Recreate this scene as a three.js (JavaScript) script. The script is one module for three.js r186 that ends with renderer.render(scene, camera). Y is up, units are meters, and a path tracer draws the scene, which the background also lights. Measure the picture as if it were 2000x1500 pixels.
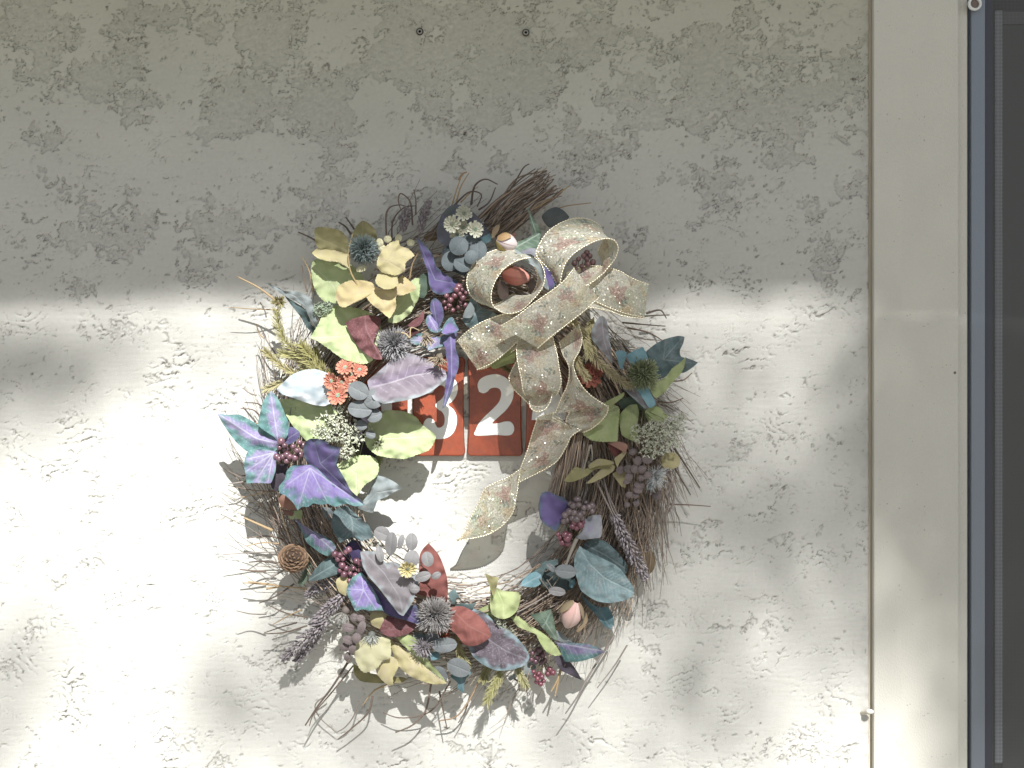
import * as THREE from 'three';
import { mergeGeometries } from 'three/addons/utils/BufferGeometryUtils.js';

// ---------- camera, sky, sun, exposure ----------
const S = 0.00055, D = 1.2, CY = 1.6;            // metres per photo pixel on the wall, lens to wall, lens height
const scene = new THREE.Scene();
const camera = new THREE.PerspectiveCamera(2 * Math.atan(750 * S / D) * 180 / Math.PI, 4 / 3, 0.05, 200);
camera.position.set(0, CY, D);
camera.lookAt(0, CY, 0);

const EXPOSURE = 2.75;
const SUN = new THREE.Vector3(0.24, 1.0, 1.02).normalize();
{
  const W = 256, H = 128, data = new Float32Array(W * H * 4);
  for (let j = 0; j < H; j++) for (let i = 0; i < W; i++) {
    const el = ((j + 0.5) / H - 0.5) * Math.PI, t = Math.max(0, Math.sin(el));
    const k = Math.pow(1 - t, 3), o = (j * W + i) * 4;
    data[o] = 0.23 + 0.355 * k; data[o + 1] = 0.272 + 0.325 * k; data[o + 2] = 0.345 + 0.262 * k; data[o + 3] = 1;
    if (el < 0) { data[o] = 0.20; data[o + 1] = 0.19; data[o + 2] = 0.17; }
  }
  const sky = new THREE.DataTexture(data, W, H, THREE.RGBAFormat, THREE.FloatType);
  sky.mapping = THREE.EquirectangularReflectionMapping; sky.magFilter = THREE.LinearFilter; sky.needsUpdate = true;
  scene.background = sky; scene.environment = sky;
  scene.backgroundIntensity = 0.67; scene.environmentIntensity = 0.67;
}
const sun = new THREE.DirectionalLight(new THREE.Color().setRGB(1.0, 0.988, 0.968), 3.65);
sun.position.copy(SUN).multiplyScalar(15).add(new THREE.Vector3(0, CY, 0));
sun.target.position.set(0, CY, 0);
sun.castShadow = true;
sun.shadow.mapSize.set(4096, 4096);
Object.assign(sun.shadow.camera, { left: -2.5, right: 2.5, top: 2.5, bottom: -2.5, near: 0.5, far: 30 });
scene.add(sun, sun.target);

// ---------- helpers ----------
let seed = 20241;
const rnd = () => { seed = (seed + 0x6D2B79F5) | 0; let t = Math.imul(seed ^ seed >>> 15, 1 | seed); t = t + Math.imul(t ^ t >>> 7, 61 | t) ^ t; return ((t ^ t >>> 14) >>> 0) / 4294967296; };
const rr = (a, b) => a + (b - a) * rnd();
const V = (x, y, z) => new THREE.Vector3(x, y, z);
const clamp = (x, a = 0, b = 1) => Math.min(b, Math.max(a, x));
const sst = (a, b, x) => { const t = clamp((x - a) / (b - a)); return t * t * (3 - 2 * t); };
const mixc = (a, b, t) => [a[0] + (b[0] - a[0]) * t, a[1] + (b[1] - a[1]) * t, a[2] + (b[2] - a[2]) * t];
function hash2(i, j) { let h = Math.imul(i, 374761393) + Math.imul(j, 668265263) | 0; h = Math.imul(h ^ h >>> 13, 1274126177); return ((h ^ h >>> 16) >>> 0) / 4294967296; }
function vn(x, y) {                                   // gradient noise, about -1..1
  const i = Math.floor(x), j = Math.floor(y), f = x - i, g = y - j;
  const u = f * f * f * (f * (f * 6 - 15) + 10), v = g * g * g * (g * (g * 6 - 15) + 10);
  const d = (a, b, p, q) => { const t = hash2(a, b) * 6.2832; return Math.cos(t) * p + Math.sin(t) * q; };
  const a = d(i, j, f, g), b = d(i + 1, j, f - 1, g), c = d(i, j + 1, f, g - 1), e = d(i + 1, j + 1, f - 1, g - 1);
  return 1.5 * (a + (b - a) * u + (c - a) * v + (a - b - c + e) * u * v);
}
function fbm(x, y, n) { let s = 0, a = 0.5; for (let k = 0; k < n; k++) { s += a * vn(x, y); x = x * 2.03 + 17.3; y = y * 2.03 - 9.1; a *= 0.5; } return s; }

// a point on or before the wall: photo column, photo row, millimetres in front of the wall
function at(px, py, z = 0) { const k = (D - z / 1000) / D; return V((px - 1000) * S * k, CY + (750 - py) * S * k, z / 1000); }

const counts = {};
function numbered(name) { const n = counts[name] = (counts[name] ?? -1) + 1; return n ? name + '_' + String(n).padStart(3, '0') : name; }
function thing(name, label, category, pos = V(0, 0, 0), group) {
  const o = new THREE.Group(); o.name = numbered(name); o.position.copy(pos); o.userData = { label, category };
  if (group) o.userData.group = group;
  scene.add(o); return o;
}
function part(name, geo, mat, parent, label) {
  const m = new THREE.Mesh(geo, mat); m.name = numbered(name); if (label) m.userData.label = label;
  parent.add(m); return m;
}
function tag(m, label, category, group, kind) {
  if (label) m.userData.label = label; if (category) m.userData.category = category;
  if (group) m.userData.group = group; if (kind) m.userData.kind = kind; return m;
}
const std = (o) => new THREE.MeshStandardMaterial({ side: THREE.DoubleSide, ...o });
const rgb = (r, g, b) => new THREE.Color().setRGB(r, g, b);

class Buf {                                           // collects vertices and faces of one mesh
  constructor() { this.p = []; this.c = []; this.i = []; this.u = []; }
  v(x, y, z, c, u, w) { this.p.push(x, y, z); if (c) this.c.push(c[0], c[1], c[2]); if (u !== undefined) this.u.push(u, w); return this.p.length / 3 - 1; }
  q(a, b, c, d) { this.i.push(a, b, c, a, c, d); }
  t(a, b, c) { this.i.push(a, b, c); }
  tube(pts, r0, r1, sides, col, col2) {               // a tapering tube through points
    const n = pts.length, start = this.p.length / 3, T = V(), A = V(), B = V(), up = V(0.31, 0.2, 0.93);
    for (let k = 0; k < n; k++) {
      T.subVectors(pts[Math.min(k + 1, n - 1)], pts[Math.max(k - 1, 0)]).normalize();
      A.crossVectors(T, up); if (A.lengthSq() < 1e-4) A.set(1, 0, 0); A.normalize(); B.crossVectors(T, A);
      const f = k / (n - 1), r = typeof r0 === 'function' ? r0(f) : r0 + (r1 - r0) * f, c = col2 ? mixc(col, col2, f) : col;
      for (let s = 0; s < sides; s++) {
        const a = s / sides * 6.28319, x = Math.cos(a) * r, y = Math.sin(a) * r;
        this.v(pts[k].x + A.x * x + B.x * y, pts[k].y + A.y * x + B.y * y, pts[k].z + A.z * x + B.z * y, c);
      }
    }
    for (let k = 0; k < n - 1; k++) for (let s = 0; s < sides; s++) {
      const a = start + k * sides + s, b = start + k * sides + (s + 1) % sides;
      this.q(a, a + sides, b + sides, b);
    }
    for (const k of [0, n - 1]) { const c0 = this.v(pts[k].x, pts[k].y, pts[k].z, col2 && k ? col2 : col); for (let s = 0; s < sides; s++) this.t(c0, start + k * sides + s, start + k * sides + (s + 1) % sides); }
    return this;
  }
  blob(c, rx, ry, rz, col, n = 6, q) {                // a small ellipsoid
    const start = this.p.length / 3, w = V();
    for (let j = 0; j <= n; j++) for (let i = 0; i < n + 2; i++) {
      const a = j / n * Math.PI, b = i / (n + 2) * 6.28319;
      w.set(Math.sin(a) * Math.cos(b) * rx, Math.cos(a) * ry, Math.sin(a) * Math.sin(b) * rz); if (q) w.applyQuaternion(q);
      this.v(c.x + w.x, c.y + w.y, c.z + w.z, col);
    }
    const m = n + 2;
    for (let j = 0; j < n; j++) for (let i = 0; i < m; i++) this.q(start + j * m + i, start + j * m + (i + 1) % m, start + (j + 1) * m + (i + 1) % m, start + (j + 1) * m + i);
    return this;
  }
  geo(origin) {
    const g = new THREE.BufferGeometry(), p = new Float32Array(this.p);
    if (origin) for (let k = 0; k < p.length; k += 3) { p[k] -= origin.x; p[k + 1] -= origin.y; p[k + 2] -= origin.z; }
    g.setAttribute('position', new THREE.BufferAttribute(p, 3));
    if (this.c.length) g.setAttribute('color', new THREE.BufferAttribute(new Float32Array(this.c), 3));
    if (this.u.length) g.setAttribute('uv', new THREE.BufferAttribute(new Float32Array(this.u), 2));
    g.setIndex(this.i); g.computeVertexNormals(); return g;
  }
}
// ---------- ground, roof, tree that shade the wall ----------
function noiseTexture(size, fn, repeat, srgb) {
  const d = new Uint8Array(size * size * 4);
  for (let j = 0; j < size; j++) for (let i = 0; i < size; i++) { const c = fn(i, j), o = (j * size + i) * 4; d[o] = clamp(c[0]) * 255; d[o + 1] = clamp(c[1]) * 255; d[o + 2] = clamp(c[2]) * 255; d[o + 3] = 255; }
  const t = new THREE.DataTexture(d, size, size); t.wrapS = t.wrapT = THREE.RepeatWrapping; t.magFilter = THREE.LinearFilter; t.minFilter = THREE.LinearMipmapLinearFilter; t.generateMipmaps = true;
  if (srgb) t.colorSpace = THREE.SRGBColorSpace; if (repeat) t.repeat.set(repeat, repeat); t.needsUpdate = true; return t;
}
const grainTex = noiseTexture(512, (i, j) => { const g = 0.5 + 0.25 * vn(i / 5, j / 5) + 0.3 * vn(i / 2.2 + 40, j / 2.2) ; return [g, g, g]; }, 1);
{
  const g = new THREE.PlaneGeometry(160, 160, 8, 8); g.rotateX(-Math.PI / 2);
  const m = part('ground', g, std({ color: rgb(0.23, 0.215, 0.18), roughness: 0.95, bumpMap: grainTex, bumpScale: 0.002 }), scene);
  tag(m, 'pale concrete ground before the house wall', null, null, 'structure');
}
{
  const roof = thing('porch_roof', 'beige porch roof jutting out above the stucco wall', 'roof', V(0, 4.06, 1.213));
  const paint = std({ color: rgb(0.42, 0.39, 0.32), roughness: 0.8 });
  const slab = new THREE.BoxGeometry(9, 0.12, 2.36); slab.translate(0, 0.06, -0.03);
  part('roof_deck', slab, paint, roof);
  const fascia = new THREE.BoxGeometry(9, 0.18, 0.035); fascia.translate(0, 0.075, 1.1695 + 0.0);
  part('fascia_board', fascia, paint, roof);
}
// how much of the sun the leaves of the yard tree keep from each spot of the wall
function shade(x, y) {
  let c = 0;
  const g = (cx, cy, rx, ry, a) => { const u = (x - cx) / rx, v = (y - cy) / ry, e = u * u + v * v; if (e < 7) c += a * Math.exp(-e); };
  g(-60, 735, 230, 66, 4.6); g(300, 640, 220, 60, 0.75); g(-150, 900, 140, 120, 0.6);
  g(470, 1330, 120, 95, 0.85); g(580, 1210, 80, 110, 0.4); g(620, 1420, 150, 90, 0.4); g(-60, 1350, 220, 220, 0.5); g(850, 1470, 260, 100, 0.7);
  g(1160, 1110, 130, 170, 0.75); g(1270, 760, 140, 180, 1.0); g(1060, 900, 120, 150, 0.7); g(1160, 860, 110, 110, 0.5);
  g(1480, 980, 260, 130, 1.1); g(1500, 700, 260, 120, 0.28); g(50, 640, 150, 42, 0.8); g(1330, 1430, 150, 80, 0.8); g(1560, 1420, 160, 90, 0.25); g(1480, 1200, 250, 120, 0.72);
  g(1820, 700, 155, 340, 3.6); g(1820, 1130, 170, 130, 0.3); g(1915, 1350, 75, 300, 1.0); g(1695, 640, 40, 70, 1.4);
  g(2150, 900, 240, 700, 2.5); g(760, 640, 260, 60, 0.35); g(1020, 1230, 160, 110, 0.35);
  if (x > 2100 || x < -300 || y > 1650) c += 0.5;
  return c;
}
{
  const tree = thing('shade_tree', 'broad leafy tree in the yard opposite the wall', 'tree', V(4.2, 0, 7.6));
  const O = tree.position, bark = std({ color: rgb(0.13, 0.10, 0.075), roughness: 0.95 }), b = new Buf();
  b.tube([V(0, 0, 0), V(-0.08, 1.2, 0.05), V(0.02, 2.6, -0.02), V(-0.1, 4.2, -0.1), V(-0.3, 6.0, -0.25), V(-0.8, 7.8, -0.5)], 0.2, 0.07, 10);
  part('trunk', b.geo(), bark, tree);
  const limbs = [[5.2, -0.15, V(-2.0, 7.0, -0.7)], [5.9, -0.25, V(-2.6, 7.9, -0.3)], [6.4, -0.3, V(-1.2, 8.6, -0.4)], [4.6, -0.12, V(1.5, 6.6, 0.5)], [6.9, -0.5, V(0.4, 8.9, 0.6)]];
  for (const [h, x, e] of limbs) { const l = new Buf(), s = V(x, h, -0.12); l.tube([s, s.clone().lerp(e, 0.35).add(V(0, 0.12, 0)), s.clone().lerp(e, 0.7).add(V(0, 0.1, 0.05)), e], 0.05, 0.012, 7); part('branch', l.geo(), bark, tree); }
  const leafG = new Buf(); { const c = leafG.v(0, 0, 0.003); const ring = []; for (let k = 0; k < 8; k++) { const a = k / 8 * 6.283; ring.push(leafG.v(Math.cos(a) * 0.013, Math.sin(a) * 0.021, -0.002)); } for (let k = 0; k < 8; k++) leafG.t(c, ring[k], ring[(k + 1) % 8]); }
  const mats = [], M = new THREE.Matrix4(), E = new THREE.Euler(), Q = new THREE.Quaternion();
  const area = Math.PI * 0.013 * 0.021 / (S * S) * 0.75;
  const put = (p) => { Q.setFromEuler(E.set(rr(-0.9, 0.4) - 0.7, rr(-0.8, 0.8), rr(-3, 3))); M.compose(p.clone().sub(O), Q, V(1, 1, 1).multiplyScalar(rr(0.75, 1.3))); mats.push(M.clone()); };
  seed = 4471;
  for (let y = 540; y < 2000; y += 20) for (let x = -700, carry = rnd(); x < 2600; x += 20) {
    carry += shade(x + 10, y + 10) * 400 / area;
    while (carry > 1) { put(at(x + rr(0, 20), y + rr(0, 20)).addScaledVector(SUN, rr(8.6, 12.4))); carry -= 1; }
  }
  for (let k = 0; k < 5200; k++) {                     // the rest of the crown, beside what shades the wall
    const a = rr(0, 6.283), r = Math.sqrt(rnd()) * 2.2;
    put(V(O.x + 1.2 + Math.cos(a) * r, 6.9 + rr(-1.4, 2.2) * (1 - r / 3.4), O.z + 0.6 + Math.sin(a) * r));
  }
  const crown = new THREE.InstancedMesh(leafG.geo(), std({ color: rgb(0.07, 0.11, 0.035), roughness: 0.7 }), mats.length);
  mats.forEach((m, k) => crown.setMatrixAt(k, m)); crown.name = 'crown'; crown.userData.kind = 'stuff'; tree.add(crown);
}

// ---------- the stucco wall: trowelled skin over a rough coat ----------
const patches = [];
const P = (x, y, rx, ry, a) => patches.push([x, y, rx, ry, a]);
P(70, 130, 70, 160, 0.30); P(210, 90, 90, 100, 0.28); P(260, 210, 60, 60, 0.2); P(500, 160, 100, 150, 0.42); P(470, 240, 110, 50, 0.2); P(850, 90, 160, 90, 0.38); P(1010, 150, 90, 110, 0.3);
P(640, 250, 45, 95, 0.3); P(860, 215, 40, 60, 0.28); P(940, 220, 30, 60, 0.25); P(110, 330, 60, 80, 0.1); P(220, 420, 70, 70, 0.24); P(500, 450, 170, 60, 0.26); P(330, 540, 120, 50, 0.22); P(180, 520, 70, 60, 0.15);
P(1250, 90, 160, 120, 0.24); P(1500, 130, 160, 130, 0.24); P(1620, 230, 90, 120, 0.18); P(1350, 300, 160, 80, 0.1); P(1180, 240, 70, 50, 0.14); P(1560, 420, 120, 60, 0.1); P(700, 380, 90, 50, 0.18); P(600, 330, 60, 60, 0.14);
P(420, 300, 220, 55, -0.35); P(380, 340, 240, 40, -0.2); P(330, 120, 50, 80, -0.2); P(600, 100, 40, 60, -0.15); P(760, 210, 60, 60, -0.15);
P(520, 1190, 70, 60, 0.1); P(330, 1440, 80, 30, 0.08); P(450, 1440, 60, 40, 0.08); P(560, 1400, 30, 20, 0.1);
const caps = (x) => x < 0 ? 0 : x > 1 ? 1 : x;
function stucco(u, v) {                                // photo px -> [height in mm, darkening 0..1: recess and edge dirt plus painted ledge shadows]
  const wu = u + 15 * vn(u / 34, v / 34) + 7 * vn(u / 11 + 5, v / 11) + 3 * vn(u / 5, v / 5 + 9), wv = v + 15 * vn(u / 34 + 60, v / 34) + 7 * vn(u / 11, v / 11 + 31) + 3 * vn(u / 5 + 77, v / 5);
  let B = -0.34;
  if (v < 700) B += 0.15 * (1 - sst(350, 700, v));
  for (const p of patches) { const a = (u - p[0]) / p[2], b = (v - p[1]) / p[3], e = a * a + b * b; if (e < 5) B += p[4] * Math.exp(-e); }
  const r = fbm(wu / 120, wv / 84, 3) * 0.75 + 0.20 * vn(wu / 22, wv / 19) + 0.13 * vn(u / 10, v / 8 + 70) + 0.07 * vn(u / 5, v / 5 + 33) + B;
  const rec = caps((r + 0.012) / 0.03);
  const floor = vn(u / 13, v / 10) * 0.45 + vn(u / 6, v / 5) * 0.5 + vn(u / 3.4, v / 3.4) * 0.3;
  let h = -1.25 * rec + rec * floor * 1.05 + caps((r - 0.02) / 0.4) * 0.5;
  // broken ledges where one pass of the trowel overlaps the next: the upper sheet always laps over the lower one
  const lap = (q, w) => 0.11 * vn(wu / 26, wv / 22) + fbm(u / 165 + 7, q / 92, 2) + w;
  const m = lap(v, 0.10 * vn(wu / 60, wv / 50)) * 6.2, up = fbm(u / 165 + 7, (v - 5) / 92, 2) > fbm(u / 165 + 7, (v + 5) / 92, 2), f0 = m - Math.floor(m), f = up ? f0 : 1 - f0;
  const amp = caps(vn(u / 92 + 20, v / 74) * 1.9 + vn(u / 15, v / 12 + 44) * 0.6 - 0.10) * (v > 540 ? 1.25 : 0.8) * (u > 1240 && v > 800 ? 0.8 : 1);
  h += amp * (1 - rec) * (f > 0.74 ? -(f - 0.74) / 0.26 : 0) * 1.75;
  const m2 = (vn(u / 52 + 31, v / 34) + 0.25 * vn(wu / 17, wv / 14 + 5)) * 3.0, up2 = vn(u / 52 + 31, (v - 4) / 34) > vn(u / 52 + 31, (v + 4) / 34), g2 = m2 - Math.floor(m2), f2 = up2 ? g2 : 1 - g2, amp2 = caps(vn(u / 26 + 51, v / 21) * 1.8 + vn(u / 120, v / 100 + 8) * 0.9 - 0.40);
  h += amp2 * (1 - rec) * (f2 > 0.7 ? -(f2 - 0.7) / 0.3 : 0) * 1.3;
  // little pits and tears
  const pm = caps(vn(u / 150 + 3, v / 120) * 1.4 + 0.25), pit = vn(u / 9.5 + 80, v / 7.5) + 0.45 * vn(u / 30, v / 24 + 13);
  const pt = caps((pit - 0.90 + 0.20 * pm) / 0.10);
  h -= pt * 0.85;
  h += 0.16 * vn(u / 46, v / 6) * (1 - rec) + 0.9 * vn(u / 260, v / 200) + 0.25 * vn(u / 60, v / 42) + 0.05 * vn(u / 3, v / 3) * (1 + pm);
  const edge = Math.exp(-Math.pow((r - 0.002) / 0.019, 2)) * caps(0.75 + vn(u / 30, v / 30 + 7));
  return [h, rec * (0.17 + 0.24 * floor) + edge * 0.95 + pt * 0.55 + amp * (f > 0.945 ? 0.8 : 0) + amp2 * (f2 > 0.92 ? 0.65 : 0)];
}
const wallMat = std({ vertexColors: true, roughness: 0.93, bumpMap: (() => { const t = grainTex.clone(); t.repeat.set(14, 14); return t; })(), bumpScale: 0.0006 });
{
  const axis = (lo, a, b, hi, fine, coarse) => { const v = [], mid = 0.016, m = 0.5; for (let x = lo; x < a - m - coarse * 0.5; x += coarse) v.push(x); for (let x = a - m; x < a - mid * 0.5; x += mid) v.push(x); for (let x = a; x < b; x += fine) v.push(x); v.push(b); if (hi > b) { for (let x = b + mid; x < b + m; x += mid) v.push(x); for (let x = b + m; x < hi - coarse * 0.5; x += coarse) v.push(x); v.push(hi); } return v; };
  const xs = axis(-4.2, -0.62, 0.3833, 0.3833, 0.00105, 0.06), ys = axis(0, 1.13, 2.08, 4.06, 0.00105, 0.06);
  xs.push(0.3835); const nx = xs.length, ny = ys.length, p = new Float32Array(nx * ny * 3), c = new Float32Array(nx * ny * 3), uv = new Float32Array(nx * ny * 2), idx = new Uint32Array((nx - 1) * (ny - 1) * 6);
  let k = 0, q = 0;
  for (let j = 0; j < ny; j++) for (let i = 0; i < nx; i++, k++) {
    const x = xs[i], y = ys[j], u = x / S + 1000, v = 750 - (y - CY) / S;
    let [h, d] = stucco(u, v); if (x < -0.625 || y < 1.125 || y > 2.085) { h *= 0.5; d *= 0.5; }
    const e = sst(1672, 1697, u); h = h * (1 - 0.6 * e) + e * e * 0.8 * vn(v / 14, 3.3) - sst(1692, 1698, u) * 0.6; if (i === nx - 1) h = -11; d += e * 0.22 * caps(0.5 + vn(v / 22, u / 12));
    p[k * 3] = x; p[k * 3 + 1] = y; p[k * 3 + 2] = h * 0.001; uv[k * 2] = x; uv[k * 2 + 1] = y;
    const w = 1 + 0.05 * vn(u / 190, v / 150) + 0.035 * vn(u / 7, v / 7), dk = Math.max(0, d) * 0.62, top = sst(420, -60, v) * 0.14;  // top: shade of the eave painted in, darker and browner upward
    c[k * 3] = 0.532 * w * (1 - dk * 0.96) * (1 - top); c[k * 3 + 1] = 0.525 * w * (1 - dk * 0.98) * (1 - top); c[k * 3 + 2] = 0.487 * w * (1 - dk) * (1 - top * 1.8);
  }
  for (let j = 0; j < ny - 1; j++) for (let i = 0; i < nx - 1; i++) { const a = j * nx + i; idx[q++] = a; idx[q++] = a + 1; idx[q++] = a + nx + 1; idx[q++] = a; idx[q++] = a + nx + 1; idx[q++] = a + nx; }
  const g = new THREE.BufferGeometry();
  g.setAttribute('position', new THREE.BufferAttribute(p, 3)); g.setAttribute('color', new THREE.BufferAttribute(c, 3)); g.setAttribute('uv', new THREE.BufferAttribute(uv, 2)); g.setIndex(new THREE.BufferAttribute(idx, 1)); g.computeVertexNormals();
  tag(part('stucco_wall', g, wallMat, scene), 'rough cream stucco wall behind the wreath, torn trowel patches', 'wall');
}

// ---------- door: casing, jamb, screen door ----------
function box(x0, x1, y0, y1, z0, z1, bev = 0.0012) {
  const s = new THREE.Shape(), b = bev; s.moveTo(x0 + b, y0); s.lineTo(x1 - b, y0); s.lineTo(x1, y0 + b); s.lineTo(x1, y1 - b); s.lineTo(x1 - b, y1); s.lineTo(x0 + b, y1); s.lineTo(x0, y1 - b); s.lineTo(x0, y0 + b); s.closePath();
  const g = new THREE.ExtrudeGeometry(s, { depth: z1 - z0 - 2 * b, bevelEnabled: true, bevelThickness: b, bevelSize: b * 0.999, bevelOffset: -b, bevelSegments: 2 });
  g.translate(0, 0, z0 + b); return g;
}
const X = (px, z = 0) => at(px, 750, z).x;
{
  const paintTex = noiseTexture(1024, (i, j) => {
    const n = 0.5 * vn(i / 90, j / 140) + 0.3 * vn(i / 3, j / 9), sp = vn(i / 6.3 + 9, j / 6.3) + 0.4 * vn(i / 40, j / 40) > 0.93 ? 0.16 : 0, k = 0.80 + 0.022 * n - sp;
    return [k, k * 0.998, k * 0.972];
  }, 1, true);
  paintTex.repeat.set(2.4, 2.4);
  const bmp = grainTex.clone(); bmp.repeat.set(7, 4);
  const paint = std({ map: paintTex, color: rgb(0.95, 0.93, 0.88), roughness: 0.62, bumpMap: bmp, bumpScale: 0.0005 });
  const o = V(X(1790), 0.0, 0.0), door = thing('door_casing', 'cream painted flat board casing at the right of the wall', 'door casing', o), dx = -o.x;
  const wood = (g) => { g.translate(dx, 0, 0); return g; };
  part('casing_board', wood(box(X(1707, 5), X(1873, 5), 0.02, 2.6, -0.011, 0.005, 0.0016)), paint, door);
  part('caulk_strip', wood(box(0.3836, X(1707, 5) - 0.0001, 0.02, 2.6, -0.011, -0.0035, 0.0005)), std({ color: rgb(0.50, 0.44, 0.34), roughness: 0.9, bumpMap: bmp, bumpScale: 0.0005 }), door);
  part('jamb_stop', wood(box(X(1873, 5) + 0.0003, X(1890, -1), 0.02, 2.6, -0.011, -0.001, 0.0012)), paint, door);
  // small nail head and splits in the paint
  const nb = new Buf(); nb.blob(at(1865, 728, 5.0).sub(o), 0.0015, 0.0015, 0.0007, undefined, 8); part('nail_head', nb.geo(), std({ color: rgb(0.17, 0.14, 0.115), roughness: 0.7 }), door);

  const so = V(X(1990), 0.0, 0.0), sd = thing('screen_door', 'blue grey metal screen door with dark mesh, right edge', 'screen door', so);
  const mv = (g) => { g.translate(-so.x, 0, 0); return g; };
  const alu = std({ color: rgb(0.205, 0.232, 0.27), roughness: 0.45, metalness: 0.35, bumpMap: bmp, bumpScale: 0.0002 }), dark = std({ color: rgb(0.035, 0.033, 0.04), roughness: 0.6 });
  part('frame_gap', mv(box(X(1890, 1), X(2400), 0.02, 2.55, -0.055, -0.012, 0.001)), dark, sd);
  part('frame_stile', mv(box(X(1899, 4), X(1927, 4), 0.02, 2.5, -0.0115, 0.0015, 0.0016)), alu, sd);
  part('frame_lip', mv(box(X(1927, 4) + 0.0002, X(1938, -2), 0.02, 2.5, -0.0115, -0.0015, 0.001)), std({ color: rgb(0.06, 0.062, 0.08), roughness: 0.5, metalness: 0.3 }), sd);
  const mesh = noiseTexture(64, (i, j) => { const a = (i % 16) < 6 || (j % 16) < 6 ? 1 : 0; return [a, a, a]; }, 1); mesh.repeat.set(170, 170);
  const sc = new THREE.PlaneGeometry(0.62, 2.46); sc.translate(X(1938) + 0.31 - so.x, 1.25, -0.0035);
  { const uv = sc.attributes.uv; for (let k = 0; k < uv.count; k++) uv.setXY(k, uv.getX(k) * 0.62, uv.getY(k) * 2.46); }
  part('mesh_screen', sc, std({ color: rgb(0.10, 0.105, 0.103), roughness: 0.6, metalness: 0.2, alphaMap: mesh, alphaTest: 0.5 }), sd);
  part('inner_rim', mv(box(X(1943, -9), X(1958, -9), 1.19, 2.004, -0.0118, -0.008, 0.0008)), std({ color: rgb(0.60, 0.63, 0.70), roughness: 0.5 }), sd);
  part('inner_rail', mv(box(X(1958, -9) + 0.0002, X(2400), 1.989, 2.003, -0.0118, -0.008, 0.0008)), std({ color: rgb(0.22, 0.22, 0.22), roughness: 0.5 }), sd);
  part('door_panel', mv(box(X(1958, -9) + 0.0003, X(2400), 0.05, 1.9885, -0.0118, -0.009, 0.0005)), std({ color: rgb(0.115, 0.115, 0.107), roughness: 0.45 }), sd);
  // wall beyond the door, out of view
  const wg = new THREE.BoxGeometry(3.2, 4.06, 0.12); wg.translate(X(2400) + 1.601, 2.03, -0.06);
  tag(part('stucco_wall', wg, std({ color: rgb(0.54, 0.52, 0.45), roughness: 0.9 }), scene), 'cream stucco wall on the far side of the screen door', 'wall');
  const hg = new THREE.BoxGeometry(X(2400) - 0.3856, 1.46, 0.08); hg.translate((X(2400) + 0.3856) / 2, 3.33, -0.045);
  tag(part('door_head', hg, std({ color: rgb(0.5, 0.48, 0.42), roughness: 0.9 }), scene), 'cream wall piece above the screen door', 'wall');
}
function ring(R, r, d, n = 24) { const pts = [[R, 0], [R, d * 0.7], [R - d * 0.3, d], [r + d * 0.3, d], [r, d * 0.7], [r, 0]].map(a => new THREE.Vector2(a[0], a[1])); const g = new THREE.LatheGeometry(pts, n); g.rotateX(Math.PI / 2); return g; }
{
  const c = at(1903, 8, 8), t = thing('metal_eyelet', 'small white ring at the top of the door casing edge', 'eyelet', c);
  part('ring', ring(0.0073, 0.0047, 0.003), std({ color: rgb(0.72, 0.74, 0.74), roughness: 0.4 }), t);
  const b = new Buf(); b.blob(V(0, 0, 0), 0.0049, 0.0049, 0.0016, undefined, 12); part('screw', b.geo(), std({ color: rgb(0.16, 0.12, 0.10), roughness: 0.6 }), t);
  const st = new Buf(); st.tube([V(0, 0, -0.009), V(0, 0, 0.0)], 0.003, 0.003, 10); part('shank', st.geo(), std({ color: rgb(0.2, 0.18, 0.16), roughness: 0.6 }), t);
}
[[820, 62, 'left'], [1027, 64, 'right']].forEach(([x, y, w]) => {
  const t = thing('wall_anchor', w + ' one of the two small round wall anchors above the wreath', 'wall anchor', at(x, y, 0.4));
  part('collar', ring(0.0040, 0.0027, 0.0016), std({ color: rgb(0.06, 0.06, 0.055), roughness: 0.6 }), t);
  part('sleeve', ring(0.0027, 0.0015, 0.0021), std({ color: rgb(0.42, 0.40, 0.36), roughness: 0.6 }), t);
  const d = new THREE.CircleGeometry(0.0016, 16); d.translate(0, 0, 0.0004); part('screw_hole', d, std({ color: rgb(0.01, 0.01, 0.01), roughness: 1 }), t);
});
{
  const c = at(1690, 1388, 2), t = thing('screw_stub', 'pale stub of a screw sticking out beside the casing', 'screw', c), b = new Buf();
  b.tube([V(-0.003, -0.003, -0.002), V(0.0015, 0.0005, 0.007)], 0.0021, 0.0023, 10); part('stub_body', b.geo(), std({ color: rgb(0.55, 0.51, 0.43), roughness: 0.7 }), t);
  const h = new Buf(); h.blob(V(0.0024, 0.0014, 0.0082), 0.0042, 0.0026, 0.003, undefined, 10); part('stub_cap', h.geo(), std({ color: rgb(0.66, 0.63, 0.56), roughness: 0.6 }), t);
}

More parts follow.
